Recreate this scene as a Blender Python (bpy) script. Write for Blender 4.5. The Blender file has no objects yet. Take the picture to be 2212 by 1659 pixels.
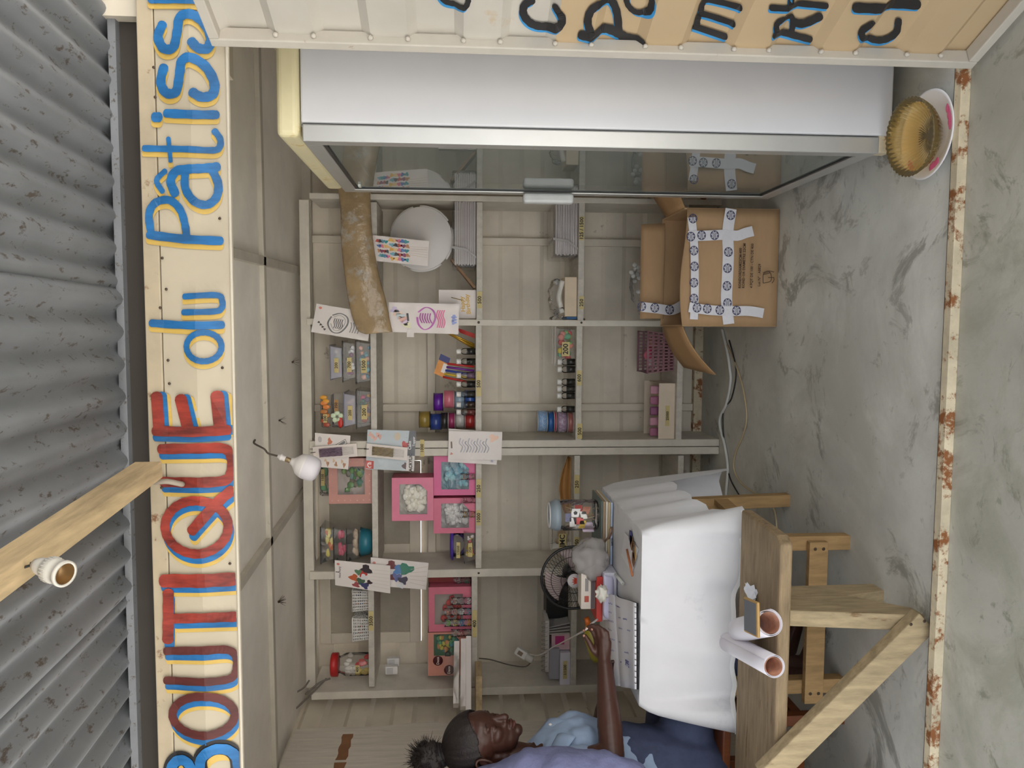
import bpy, bmesh, math, random
from mathutils import Vector, Matrix, noise
random.seed(7)
sc = bpy.context.scene
COL = sc.collection
V3 = Vector
# ------------------------------------------------------------------ camera
FPX, CX, CY = 1660.0, 1106.0, 829.5          # photograph is 2212 x 1659, taken with the phone turned on its side
CAM = V3((0, 0, 1.40))
YAW, PITCH = math.radians(4.2), math.radians(4.0)
FW = V3((-math.sin(YAW)*math.cos(PITCH), math.cos(YAW)*math.cos(PITCH), -math.sin(PITCH)))
RT = V3((math.cos(YAW), math.sin(YAW), 0))
UP = RT.cross(FW)
cd = bpy.data.cameras.new('camera'); cam = bpy.data.objects.new('camera', cd); COL.objects.link(cam)
cd.sensor_fit = 'HORIZONTAL'; cd.sensor_width = 36.0; cd.lens = 36.0*FPX/2212.0; cd.clip_start = 0.02
mw = Matrix.Identity(4)
for i, ax in enumerate((-UP, RT, -FW)):
    for j in range(3): mw[j][i] = ax[j]
mw.translation = CAM
cam.matrix_world = mw
sc.camera = cam
# ------------------------------------------------------------------ light: bright overcast daylight
w = bpy.data.worlds.new('overcast'); sc.world = w; w.use_nodes = True
bg = w.node_tree.nodes['Background']; bg.inputs[0].default_value = (0.93, 0.97, 1.0, 1); bg.inputs[1].default_value = 1.0
sc.view_settings.view_transform = 'Standard'; sc.view_settings.look = 'None'
sc.view_settings.gamma = 1.0; sc.view_settings.use_curve_mapping = False
sc.view_settings.exposure = 1.0
# high tropical sun from behind the shop: it strikes the open ground beyond the awning, the shop front stays in shade
sl = bpy.data.lights.new('sun', 'SUN'); sl.energy = 10.0; sl.angle = math.radians(2); sl.color = (1.0, 0.97, 0.93)
sun = bpy.data.objects.new('sun', sl); COL.objects.link(sun)
sun.rotation_euler = V3((-.06, -.30, -1.0)).to_track_quat('-Z', 'Y').to_euler()

# ------------------------------------------------------------------ measuring helpers: pixel of the photo -> point on a real plane
def ray(x, y): return FW*FPX - UP*(x-CX) + RT*(CY-y)
def PY(x, y, Y):
    d = ray(x, y); return CAM + d*((Y-CAM.y)/d.y)
def PZ(x, y, Z):
    d = ray(x, y); return CAM + d*((Z-CAM.z)/d.z)
def PX(x, y, X):
    d = ray(x, y); return CAM + d*((X-CAM.x)/d.x)
def PP(x, y, p, n):
    d = ray(x, y); return CAM + d*((p-CAM).dot(n)/d.dot(n))
def PIX(P):
    d = V3(P)-CAM; z = d.dot(FW); return (CX - d.dot(UP)/z*FPX, CY - d.dot(RT)/z*FPX)

# ------------------------------------------------------------------ materials
def lin(c):
    r = []
    for v in c[:3]:
        v = v/255.0
        r.append(v/12.92 if v <= .04045 else ((v+.055)/1.055)**2.4)
    return (r[0], r[1], r[2], 1.0)
MATS = {}
def M(name, rgb, rough=.6, var=.10, scale=9, bump=0.0, metal=0.0, stretch=(1,1,1), dirt=None, dthr=.62, dscale=5, spec=.5, trans=0.0, bscale=None, coat=0.0, sss=0.0):
    if name in MATS: return MATS[name]
    m = bpy.data.materials.new(name); m.use_nodes = True; nt = m.node_tree; N = nt.nodes; L = nt.links
    b = N['Principled BSDF']; b.inputs['Roughness'].default_value = rough; b.inputs['Metallic'].default_value = metal
    b.inputs['Specular IOR Level'].default_value = spec
    if trans: b.inputs['Transmission Weight'].default_value = trans
    if coat: b.inputs['Coat Weight'].default_value = coat
    if sss:
        b.inputs['Subsurface Weight'].default_value = sss; b.inputs['Subsurface Radius'].default_value = (.02, .008, .004)
    c = lin(rgb)
    tc = N.new('ShaderNodeTexCoord'); mp = N.new('ShaderNodeMapping'); mp.inputs['Scale'].default_value = stretch
    L.new(tc.outputs['Object'], mp.inputs['Vector'])
    nz = N.new('ShaderNodeTexNoise'); nz.inputs['Scale'].default_value = scale; nz.inputs['Detail'].default_value = 7; nz.inputs['Roughness'].default_value = .62
    L.new(mp.outputs[0], nz.inputs['Vector'])
    cr = N.new('ShaderNodeValToRGB'); e = cr.color_ramp.elements
    e[0].position = .3; e[1].position = .7
    e[0].color = tuple(min(1, v*(1-var*1.6)) for v in c[:3])+(1,); e[1].color = tuple(min(1, v*(1+var)) for v in c[:3])+(1,)
    L.new(nz.outputs[0], cr.inputs[0]); out = cr.outputs[0]
    if dirt:
        n2 = N.new('ShaderNodeTexNoise'); n2.inputs['Scale'].default_value = dscale; n2.inputs['Detail'].default_value = 9; n2.inputs['Roughness'].default_value = .7
        L.new(mp.outputs[0], n2.inputs['Vector'])
        r2 = N.new('ShaderNodeValToRGB'); r2.color_ramp.elements[0].position = dthr; r2.color_ramp.elements[1].position = min(1, dthr+.07)
        L.new(n2.outputs[0], r2.inputs[0])
        mx = N.new('ShaderNodeMix'); mx.data_type = 'RGBA'; L.new(r2.outputs[0], mx.inputs[0]); L.new(out, mx.inputs[6]); mx.inputs[7].default_value = lin(dirt)
        out = mx.outputs[2]
    L.new(out, b.inputs['Base Color'])
    if bump:
        bp = N.new('ShaderNodeBump'); bp.inputs['Strength'].default_value = bump; bp.inputs['Distance'].default_value = .01
        if bscale:
            n3 = N.new('ShaderNodeTexNoise'); n3.inputs['Scale'].default_value = bscale; n3.inputs['Detail'].default_value = 4; L.new(mp.outputs[0], n3.inputs['Vector']); L.new(n3.outputs[0], bp.inputs['Height'])
        else: L.new(nz.outputs[0], bp.inputs['Height'])
        L.new(bp.outputs[0], b.inputs['Normal'])
    MATS[name] = m; return m
def film(name, rgb=(255,255,255), body=.12, rough=.08, bump=.5, bscale=25, ior=1.33, refl=1.0, tint=None):
    """thin clear plastic or window glass: mostly see-through, a little body colour, fresnel sheen"""
    if name in MATS: return MATS[name]
    m = bpy.data.materials.new(name); m.use_nodes = True; nt = m.node_tree; N = nt.nodes; L = nt.links
    N.remove(N['Principled BSDF']); o = N['Material Output']
    tr = N.new('ShaderNodeBsdfTransparent'); tr.inputs[0].default_value = lin(tint or [min(255, 235+20*(v/255)) if body < .5 else v for v in rgb])
    df = N.new('ShaderNodeBsdfDiffuse'); df.inputs[0].default_value = lin(rgb)
    gl = N.new('ShaderNodeBsdfGlossy'); gl.inputs['Roughness'].default_value = rough; gl.inputs[0].default_value = (refl, refl, refl, 1)
    m1 = N.new('ShaderNodeMixShader'); m1.inputs[0].default_value = body; L.new(tr.outputs[0], m1.inputs[1]); L.new(df.outputs[0], m1.inputs[2])
    fr = N.new('ShaderNodeFresnel'); fr.inputs[0].default_value = ior
    m2 = N.new('ShaderNodeMixShader'); L.new(fr.outputs[0], m2.inputs[0]); L.new(m1.outputs[0], m2.inputs[1]); L.new(gl.outputs[0], m2.inputs[2])
    if bump:
        nz = N.new('ShaderNodeTexNoise'); nz.inputs['Scale'].default_value = bscale; nz.inputs['Detail'].default_value = 3; nz.inputs['Distortion'].default_value = 1.0
        tc = N.new('ShaderNodeTexCoord'); L.new(tc.outputs['Object'], nz.inputs['Vector'])
        bp = N.new('ShaderNodeBump'); bp.inputs['Strength'].default_value = bump; bp.inputs['Distance'].default_value = .02; L.new(nz.outputs[0], bp.inputs['Height'])
        L.new(bp.outputs[0], gl.inputs['Normal']); L.new(bp.outputs[0], fr.inputs['Normal'])
    L.new(m2.outputs[0], o.inputs[0]); MATS[name] = m; return m
def C(r, g, b, rough=.55, **k):                 # a plain coloured procedural material found by its colour
    return M('colour_%d_%d_%d_%d' % (r, g, b, int(rough*100)), (r, g, b), rough, var=k.pop('var', .06), **k)

# ------------------------------------------------------------------ mesh helpers
class B:
    def __init__(s): s.v = []; s.f = []; s.m = []; s.sm = []
    def add(s, vs, fs, m=0, smooth=False):
        o = len(s.v); s.v += [V3(p) for p in vs]
        for f in fs: s.f.append([i+o for i in f]); s.m.append(m); s.sm.append(smooth)
        return s
    def box(s, a, b, m=0):
        x0,x1 = sorted((a[0],b[0])); y0,y1 = sorted((a[1],b[1])); z0,z1 = sorted((a[2],b[2]))
        return s.add([(x0,y0,z0),(x1,y0,z0),(x1,y1,z0),(x0,y1,z0),(x0,y0,z1),(x1,y0,z1),(x1,y1,z1),(x0,y1,z1)],
            [(0,3,2,1),(4,5,6,7),(0,1,5,4),(1,2,6,5),(2,3,7,6),(3,0,4,7)], m)
    def obox(s, c, ax, ay, az, m=0):             # centre and three half-axes
        c = V3(c); ax, ay, az = V3(ax), V3(ay), V3(az); vs = []
        for k in (-1,1):
            for (i,j) in ((-1,-1),(1,-1),(1,1),(-1,1)): vs.append(c+ax*i+ay*j+az*k)
        return s.add(vs, [(0,3,2,1),(4,5,6,7),(0,1,5,4),(1,2,6,5),(2,3,7,6),(3,0,4,7)], m)
    def bar(s, p, q, wv, dv, m=0):               # beam from p to q with half-width vector wv and half-depth vector dv
        p, q = V3(p), V3(q); return s.obox((p+q)/2, wv, dv, (q-p)/2, m)
    def prism(s, poly, off, m=0, smooth=False):  # polygon pushed along off
        n = len(poly); off = V3(off); a = [V3(p) for p in poly]; b = [p+off for p in a]
        s.add(a+b, [list(range(n)), list(range(2*n-1, n-1, -1))]+[(i, i+n, (i+1)%n+n, (i+1)%n) for i in range(n)], m, smooth); return s
    def poly(s, pts, m=0): return s.add(pts, [list(range(len(pts)))], m)
    def tube(s, path, r, n=8, m=0, cap=True, closed=False):
        path = [V3(p) for p in path]; N = len(path); vs = []; fs = []
        rr = r if isinstance(r, (list, tuple)) else [r]*N
        t0 = (path[1]-path[0]).normalized(); up = V3((0,0,1)) if abs(t0.z) < .9 else V3((1,0,0))
        a = t0.cross(up).normalized()
        for i, p in enumerate(path):
            t = (path[(i+1) % N]-path[i-1]) if closed else (path[min(i+1,N-1)]-path[max(i-1,0)])
            if t.length < 1e-9: t = t0
            t.normalize(); a = a - t*a.dot(t)
            if a.length < 1e-6: a = t.orthogonal()
            a.normalize(); b = t.cross(a)
            for k in range(n):
                g = 2*math.pi*k/n; vs.append(p+(a*math.cos(g)+b*math.sin(g))*rr[i])
        for i in range(N if closed else N-1):
            for k in range(n):
                j = (i+1) % N; fs.append((i*n+k, i*n+(k+1)%n, j*n+(k+1)%n, j*n+k))
        if cap and not closed: fs += [list(range(n-1,-1,-1)), [(N-1)*n+k for k in range(n)]]
        return s.add(vs, fs, m, True)
    def lathe(s, prof, o, axis=(0,0,1), n=24, m=0, flute=0, fa=0.0):   # prof: list of (radius, height along axis)
        o = V3(o); az = V3(axis).normalized(); ax = az.orthogonal().normalized(); ay = az.cross(ax); vs = []; fs = []; ms = []
        for (r, h) in prof:
            for k in range(n):
                g = 2*math.pi*k/n; q = r*(1+fa*math.cos(flute*g)) if flute else r
                vs.append(o+az*h+(ax*math.cos(g)+ay*math.sin(g))*q)
        for i in range(len(prof)-1):
            for k in range(n): fs.append((i*n+k, i*n+(k+1)%n, (i+1)*n+(k+1)%n, (i+1)*n+k))
        return s.add(vs, fs, m, True)
    def ball(s, c, r, n=10, m=0, sq=(1,1,1), jit=0.0, seed=0):
        c = V3(c); vs = []; fs = []; h = n//2+1
        for i in range(h+1):
            t = math.pi*i/h
            for k in range(n):
                g = 2*math.pi*k/n; p = V3((math.sin(t)*math.cos(g)*sq[0], math.sin(t)*math.sin(g)*sq[1], math.cos(t)*sq[2]))*r
                if jit: p *= 1+jit*noise.noise(p*(2.2/r)+V3((seed*3.1, seed*1.7, seed)))
                vs.append(c+p)
        for i in range(h):
            for k in range(n): fs.append((i*n+k, (i+1)*n+k, (i+1)*n+(k+1)%n, i*n+(k+1)%n))
        return s.add(vs, fs, m, True)
    def grid(s, fn, nu, nv, m=0, smooth=True):   # fn(u,v) in 0..1
        vs = [fn(i/nu, j/nv) for j in range(nv+1) for i in range(nu+1)]
        fs = [(j*(nu+1)+i, j*(nu+1)+i+1, (j+1)*(nu+1)+i+1, (j+1)*(nu+1)+i) for j in range(nv) for i in range(nu)]
        return s.add(vs, fs, m, smooth)
    def mesh(s, name, origin, mats):
        me = bpy.data.meshes.new(name); me.from_pydata([p-origin for p in s.v], [], s.f); 
        for mt in (mats if isinstance(mats, (list, tuple)) else [mats]): me.materials.append(mt)
        me.polygons.foreach_set('material_index', s.m); me.polygons.foreach_set('use_smooth', s.sm)
        bmm = bmesh.new(); bmm.from_mesh(me); bmesh.ops.remove_doubles(bmm, verts=bmm.verts, dist=1e-5); bmesh.ops.recalc_face_normals(bmm, faces=bmm.faces); bmm.to_mesh(me); bmm.free()
        me.update(); return me
def wpos(o):
    p = V3((0,0,0))
    while o is not None: p = p + o.location; o = o.parent
    return p
def obj(name, b, mats, parent=None, bev=0.0, solid=0.0, sub=0, seg=2, label=None):
    xs = [p.x for p in b.v]; ys = [p.y for p in b.v]; zs = [p.z for p in b.v]
    og = V3(((min(xs)+max(xs))/2, (min(ys)+max(ys))/2, min(zs)))
    me = b.mesh(name, og, mats); o = bpy.data.objects.new(name, me); COL.objects.link(o)
    if parent is not None: o.parent = parent; o.location = og - wpos(parent)
    else: o.location = og
    if solid:
        md = o.modifiers.new('solid', 'SOLIDIFY'); md.thickness = solid; md.offset = 0
    if bev:
        md = o.modifiers.new('bevel', 'BEVEL'); md.width = bev; md.segments = seg; md.limit_method = 'ANGLE'; md.angle_limit = math.radians(40)
    if sub:
        md = o.modifiers.new('sub', 'SUBSURF'); md.levels = sub; md.render_levels = sub
    if label: o['label'] = label
    return o
def thing(name, label, cat, loc, group=None):
    o = bpy.data.objects.new(name, None); COL.objects.link(o); o.location = V3(loc); o.empty_display_size = .05
    return tag(o, label, cat, group)
def tag(o, label, cat, group=None):
    o['label'] = label; o['category'] = cat
    if group: o['group'] = group
    return o
def struct(name, b, mats, label=None, parent=None, **k):
    o = obj(name, b, mats, parent, **k)
    if parent is None: o['kind'] = 'structure'
    if label: o['label'] = label
    return o
def ones(name, b, mats, label, cat, group=None, **k): return tag(obj(name, b, mats, **k), label, cat, group)
def smooth_path(pts, n=6, closed=False):
    P = [V3(p) for p in pts]; out = []; N = len(P)
    if N < 3 and not closed: return P
    for i in range(N if closed else N-1):
        if closed: a, b, c, d = P[i-1], P[i], P[(i+1)%N], P[(i+2)%N]
        else: a, b, c, d = P[max(i-1,0)], P[i], P[i+1], P[min(i+2,N-1)]
        for k in range(n):
            t = k/n; out.append(((b*2)+(c-a)*t+(a*2-b*5+c*4-d)*t*t+(b*3-a-c*3+d)*t**3)*.5)
    if not closed: out.append(P[-1])
    return out
def stroke2d(bb, pts, wd, place, m=0, n=5, closed=False, rag=0.0, ends=True):
    """brush stroke: centre line in pixels, flat ribbon laid on a surface through place(x, y)"""
    P = smooth_path([V3((p[0], p[1], 0)) for p in pts], n, closed); N = len(P)
    Lx, Rx = [], []
    for i in range(N):
        t = (P[(i+1)%N]-P[i-1]) if closed else (P[min(i+1,N-1)]-P[max(i-1,0)])
        t.normalize(); nn = V3((-t.y, t.x, 0)); h = wd/2*(1+rag*math.sin(i*1.9+pts[0][0]))
        Lx.append(P[i]+nn*h); Rx.append(P[i]-nn*h)
    vs = [place(p.x, p.y) for p in Lx]+[place(p.x, p.y) for p in Rx]
    fs = [(i, (i+1)%N, (i+1)%N+N, i+N) for i in range(N if closed else N-1)]
    bb.add(vs, fs, m)
    if ends and not closed:
        for e, d in ((0, -1), (N-1, 1)):
            t = (P[1]-P[0]) if e == 0 else (P[-1]-P[-2]); t.normalize(); t = t*d; nn = V3((-t.y, t.x, 0)); arc = []
            for k in range(7):
                g = -math.pi/2+math.pi*k/6; q = P[e]+(t*math.cos(g)*.75+nn*math.sin(g))*(wd/2); arc.append(place(q.x, q.y))
            bb.poly(arc, m)
    return bb
_fc = {}
def textmesh(bb, s, o, ux, uy, h, m=0, align='CENTER'):
    """lettering: glyphs of the built-in font laid at o with reading direction ux and letter-up uy, cap height about h"""
    cu = bpy.data.curves.new('writing', 'FONT'); cu.body = s; cu.size = h*1.4; cu.align_x = align; cu.align_y = 'CENTER'; cu.resolution_u = 2; cu.offset = h*.035
    to = bpy.data.objects.new('writing', cu); COL.objects.link(to)
    me = to.to_mesh(); ux, uy = V3(ux).normalized(), V3(uy).normalized(); o = V3(o)
    bb.add([o+ux*v.co.x+uy*v.co.y for v in me.vertices], [tuple(p.vertices) for p in me.polygons], m)
    to.to_mesh_clear(); bpy.data.objects.remove(to); bpy.data.curves.remove(cu); return bb
UX, UY, UZ = V3((1,0,0)), V3((0,1,0)), V3((0,0,1))
YF, YB, YS = 2.10, 4.36, 4.00            # front plane, back wall, front of the shelves
# ================================================================== materials of the place
cream   = M('cream_painted_metal', (205,196,180), .5, .07, 4, bump=.08, bscale=30, dirt=(150,132,108), dthr=.66, dscale=7)
wallm   = M('grimy_painted_wall', (224,214,198), .6, .10, 3, bump=.05, bscale=40, dirt=(150,142,128), dthr=.63, dscale=6)
ceilm   = M('grey_ceiling_paint', (248,242,232), .6, .07, 3, dirt=(120,110,96), dthr=.69, dscale=11)
shelfm  = M('white_painted_wood', (214,207,195), .6, .07, 10, bump=.15, stretch=(1,1,1), dirt=(120,108,92), dthr=.68, dscale=24)
shelfin = M('white_painted_board', (204,198,188), .65, .10, 14, bump=.15, stretch=(3,.6,3), dirt=(140,130,118), dthr=.68, dscale=12)
concrete_old = M('worn_concrete', (190,188,180), .6, .16, 2.2, bump=.06, bscale=60, dirt=(132,131,122), dthr=.60, dscale=2.3)
def floor_mat(name, base, stain, dark, s1, s2):
    m = M(name, base, .6, .13, 2.6, bump=.06, bscale=60); nt = m.node_tree; N = nt.nodes; L = nt.links; bs = N['Principled BSDF']
    src = bs.inputs['Base Color'].links[0].from_socket; mp = [n for n in N if n.type == 'MAPPING'][0]
    for (sc_, t0, t1, colr, amt, dist) in ((s1, .46, .60, stain, .8, .6), (s2, .57, .64, dark, .8, 1.2), (s2*2.6, .60, .66, dark, .6, .6), (38, .64, .72, dark, .6, 0)):
        nz = N.new('ShaderNodeTexNoise'); nz.inputs['Scale'].default_value = sc_; nz.inputs['Detail'].default_value = 8; nz.inputs['Roughness'].default_value = .68; nz.inputs['Distortion'].default_value = dist
        L.new(mp.outputs[0], nz.inputs['Vector']); r = N.new('ShaderNodeMapRange'); r.inputs['From Min'].default_value = t0; r.inputs['From Max'].default_value = t1; r.inputs['To Max'].default_value = amt
        L.new(nz.outputs[0], r.inputs['Value']); mx = N.new('ShaderNodeMix'); mx.data_type = 'RGBA'; L.new(r.outputs[0], mx.inputs[0]); L.new(src, mx.inputs[6]); mx.inputs[7].default_value = lin(colr); src = mx.outputs[2]
    L.new(src, bs.inputs['Base Color']); return m
concrete = floor_mat('worn_concrete_floor', (216,215,208), (192,190,181), (146,144,135), 1.3, 2.7)
outcon  = floor_mat('outdoor_concrete_apron', (190,188,178), (164,163,148), (138,137,122), 3.0, 5.5)
outcon_old  = M('outdoor_concrete', (186,184,174), .8, .18, 3.0, bump=.1, bscale=50, dirt=(128,128,112), dthr=.60, dscale=3.0)
rustm   = M('rusty_painted_steel', (214,200,172), .65, .15, 12, bump=.2, dirt=(142,88,48), dthr=.52, dscale=16)
darkst  = M('dark_steel', (92,84,74), .6, .2, 12, dirt=(120,80,50), dthr=.62, dscale=14)
galv    = M('weathered_galvanised_iron', (130,133,138), .6, .14, 6, bump=.04, bscale=30, metal=.1, dirt=(88,80,74), dthr=.57, dscale=48, stretch=(1,.45,1))
timber  = M('raw_timber', (196,172,134), .75, .22, 9, bump=.2, stretch=(4,.5,4), dirt=(110,82,52), dthr=.70, dscale=9)
oldwood = M('old_bench_wood', (154,132,102), .7, .22, 7, bump=.35, stretch=(1.2,7,7), dirt=(112,86,58), dthr=.60, dscale=4)
oldwood2 = M('old_bench_leg_wood', (180,160,126), .75, .20, 7, bump=.35, stretch=(6,6,1.0), dirt=(128,100,68), dthr=.61, dscale=4)
legwood = M('table_leg_wood', (176,142,96), .7, .18, 8, bump=.2, stretch=(6,6,1.0), dirt=(120,88,52), dthr=.63, dscale=6)
nailm   = C(70,55,42,.5)
# ================================================================== ground, floor, sill
g = B(); g.box((-25,-25,-.06),(25,25,-.02)); struct('ground', g, M('dusty_earth', (194,191,186), .9, .10, .6), 'bare ground round the kiosk')
g = B(); g.box((-3.2,-.9,-.02),(2.6,YF-.03,0)); struct('pavement', g, outcon, 'worn concrete apron outside the sill')
g = B(); g.box((-2.08,YF-.03,-.02),(1.3,YB+.05,.002)); struct('floor', g, concrete, 'stained grey concrete floor inside the kiosk')
sill_a, sill_b = -1.7, .80
g = B()
g.box((sill_a,YF-.035,0),(sill_b,YF-.005,.028),0); g.box((sill_a,YF-.005,0),(sill_b,YF+.022,.012),1)
struct('trim_1', g, [rustm, darkst], 'rusty painted steel sill of the shop opening', bev=.002)
# ------------------------------------------------------------------ corrugated sheet walls, ribs lying level
def rib(z, amp=.020, pitch=.235):
    t = (z/pitch) % 1.0
    if t < .40: return 0.0
    if t < .50: return amp*(t-.40)/.10
    if t < .90: return amp
    return amp*(1-(t-.90)/.10)
def rib_z(z0, z1, pitch=.235):
    zs = [z0, z1]; k = math.floor(z0/pitch)-1
    while k*pitch < z1+pitch:
        for t in (0, .4, .5, .9):
            z = (k+t)*pitch
            if z0 < z < z1: zs.append(z)
        k += 1
    return sorted(zs)
def corr(b, p, q, z0, z1, nrm, m=0, mf=None):
    p, q, nrm = V3(p), V3(q), V3(nrm); zs = rib_z(z0, z1); vs = []
    for z in zs:
        o = nrm*rib(z); vs += [V3((p.x,p.y,z))+o, V3((q.x,q.y,z))+o]
    for i in range(len(zs)-1): b.add([vs[2*i], vs[2*i+1], vs[2*i+3], vs[2*i+2]], [(0,1,2,3)], mf((zs[i]+zs[i+1])/2) if mf else m)
ZC = 2.25
XL, XR = -2.05, 1.26
# opening of the back wall behind the shelves, closed by a shutter that leaves slits of daylight
wa, wb = PY(692.4,1390.2,YB), PY(909.0,995.2,YB)
g = B()
corr(g, (XL,YB,0), (wa.x,YB,0), 0, ZC, (0,.5,0)); corr(g, (wb.x,YB,0), (XR,YB,0), 0, ZC, (0,.5,0))
corr(g, (wa.x,YB,0), (wb.x,YB,0), 0, wb.z, (0,.5,0)); corr(g, (wa.x,YB,0), (wb.x,YB,0), wa.z, ZC, (0,.5,0))
bw = struct('wall_back', g, wallm, 'grimy corrugated metal wall behind the shelves')
g = B(); corr(g, (XL,YF-.05,0), (XL,YB,0), 0, ZC, (-1,0,0)); struct('wall_left', g, wallm, 'corrugated metal side wall beyond the woman')
g = B(); corr(g, (XR,YF-.05,0), (XR,YB,0), 0, ZC, (1,0,0)); struct('wall_right', g, wallm, 'corrugated metal side wall behind the fridge')
g = B(); g.box((XL-.05,YF,0),(-1.68,YF+.05,2.35)); struct('wall_front', g, cream, 'narrow front wall beside the opening')
g = B(); g.box((.80,YF+.02,0),(XR+.03,YF+.06,2.35)); struct('wall_front_right', g, cream, 'front wall hidden behind the open door')
# rails of the back wall
def rail(x, y0, y1, d, name='rail', mat=wallm, Y=YB, th=.035):
    a, b_ = PY(x, y1, Y), PY(x, y0, Y); g = B(); g.box((a.x, Y-th, a.z-d), (b_.x, Y-.002, a.z+d)); return struct(name, g, mat, parent=bw, bev=.003)
rail(934, 690, 1480, .022); rail(678, 430, 1480, .025, th=.05)
a = PY(1516, 600, YB-.02); g = B(); g.box((XL+.02, YB-.045, .0), (XR-.02, YB-.002, .05)); struct('base_rail', g, rustm, parent=bw, bev=.003)
for yy in (520, 880):
    p = PY(900, yy, YB-.01); g = B(); g.box((p.x-.02, YB-.03, .05), (p.x+.02, YB-.004, 2.2)); struct('wall_stud', g, wallm, parent=bw, bev=.002)
# cross rails seen in the bay behind the fridge
# shutter
g = B(); s0, s1 = PY(693,1389,YB-.01), PY(908,996,YB-.01)
fw = .062; g2 = B()
sh = thing('window_1', 'old framed metal shutter of the back wall with slits of daylight', 'window', (s0.x, YB, s1.z)); del sh['category']; sh['kind'] = 'structure'
xm = PY(800,1196,YB).x
for (x0,x1) in ((s0.x, xm-.0012), (xm+.0012, s1.x)):
    for (xa,xb,za,zb) in ((x0,x1,s0.z-fw,s0.z),(x0,x1,s1.z,s1.z+fw),(x0,x0+fw,s1.z+fw,s0.z-fw),(x1-fw,x1,s1.z+fw,s0.z-fw)):
        f = B(); f.box((xa,YB-.03,za),(xb,YB,zb)); obj('shutter_frame', f, wallm, sh, bev=.003)
    f = B(); f.box((x0+fw,YB-.012,s1.z+fw),(x1-fw,YB-.004,s0.z-fw)); obj('shutter_panel', f, M('shutter_panel_paint', (176,168,152), .6, .12, 5, dirt=(122,112,98), dthr=.62), sh)
# ------------------------------------------------------------------ ceiling with battens
g = B(); g.box((XL-.12,YF+.04,ZC+.045),(XR+.12,YB+.75,ZC+.065)); struct('roof', g, galv, 'unseen flat metal roof added over the kiosk, its back overhang blocking the sun')  # unseen slab, added to keep sun from leaking through the shutter gaps
g = B(); g.box((XL-.03,YF+.14,ZC),(XR+.03,YB+.04,ZC+.02)); cl = struct('ceiling', g, ceilm, 'dull painted ceiling panels with narrow battens')
def batten(p, q, h=.022, wd=.02):
    p, q = V3((p.x,p.y,ZC)), V3((q.x,q.y,ZC)); d = (q-p).normalized(); s = d.cross(UZ)*wd
    f = B(); f.bar(p-UZ*h*.5, q-UZ*h*.5, s, UZ*h*.5); struct('batten', f, M('batten_paint', (200,193,180), .6, .1, 6, dirt=(130,120,105), dthr=.64, dscale=20), parent=cl, bev=.002)
zb = PZ(572,900,ZC).y
batten(V3((XL+.01,zb+.03,0)), V3((XR-.01,zb-.06,0)))
for (pa, pb) in (((590,1150),(655,1058)), ((500,548),(655,588))):
    a, b_ = PZ(*pa, ZC), PZ(*pb, ZC); d = (b_-a)/(b_.y-a.y); batten(a+d*(YF+.16-a.y), a+d*(YB-.03-a.y))
batten(V3((XL+.03,YB-.03,0)), V3((XR-.03,YB-.03,0)), .05, .025)
f = B(); p = PY(565,110,2.6); q = PY(604,156,2.6); f.box((q.x,2.6,ZC-.10),(q.x+.30,2.7,ZC-.002)); struct('trim_2', f, wallm, 'short painted wood block under the ceiling above the fridge', bev=.003)
# wooden board on the left wall beside the woman
g = B(); bx = XL+.035
def edge(z): return 3.80+.012*math.sin(z*5+.5)+.008*math.sin(z*13)
zs = [0.02+i*(2.20/40) for i in range(41)]
for i in range(40):
    a, b_ = zs[i], zs[i+1]
    g.add([(bx,2.3,a),(bx,edge(a),a),(bx,edge(b_),b_),(bx,2.3,b_)], [(0,1,2,3)], 0)
    g.add([(bx,edge(a),a),(bx-.03,edge(a)+.012,a),(bx-.03,edge(b_)+.012,b_),(bx,edge(b_),b_)], [(0,1,2,3)], 0)
pw = M('whitewashed_board', (212,204,192), .65, .08, 7, bump=.25, stretch=(2,8,.7), dirt=(176,156,136), dthr=.62, dscale=3)
wbd = ones('wall_board', g, pw, 'big whitewashed wooden board lining the wall behind the seated woman', 'board')
g = B(); zz = PX(748,1600,bx).z
for k, (ya, yb_) in enumerate(((2.5,3.20),(3.22,3.47),(3.49,3.72))):
    pts = []
    for i in range(9): pts.append(V3((bx+.002, ya+(yb_-ya)*i/8, zz-.026+.004*math.sin(i*2.1+k))))
    for i in range(8,-1,-1): pts.append(V3((bx+.002, ya+(yb_-ya)*i/8, zz+.024+.004*math.sin(i*1.7+k))))
    g.poly(pts)
obj('bare_wood_strip', g, C(140,98,66,.7,var=.15), wbd)
# ================================================================== sign above the opening
sg = thing('shop_sign', 'long cream metal fascia with big hand painted red and blue letters', 'sign', (0, YF, 2.02))
SB, ST = 2.000, 2.176
XA, XE = -1.75, 1.02
def crease(X, Z):                                     # pressed diamond fold of the sheet
    t = max(0.0, 1-abs((Z-(SB+ST)/2))/((ST-SB)/2)); s = 0.0
    for c0, c1 in ((-1.9,-.86),(-.80,-.36),(-.28,.12),(.26,1.1)):
        s = max(s, min(1, max(0, (X-c0)/.05), 1e9)*min(1, max(0, (c1-X)/.05)) if c0 < X < c1 else 0)
    return .010*t*(s if s > 0 else 0)
g = B()
g.grid(lambda u, v: V3((XA+(XE-XA)*u, YF-.012-crease(XA+(XE-XA)*u, SB+(ST-SB)*v), SB+(ST-SB)*v)), 150, 10, 0, False)
g.box((XA,YF-.008,SB),(XE,YF+.004,ST))
sp = obj('sign_panel', g, M('sign_cream', (188,177,156), .45, .05, 5, dirt=(150,126,98), dthr=.71, dscale=26), sg)
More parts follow.
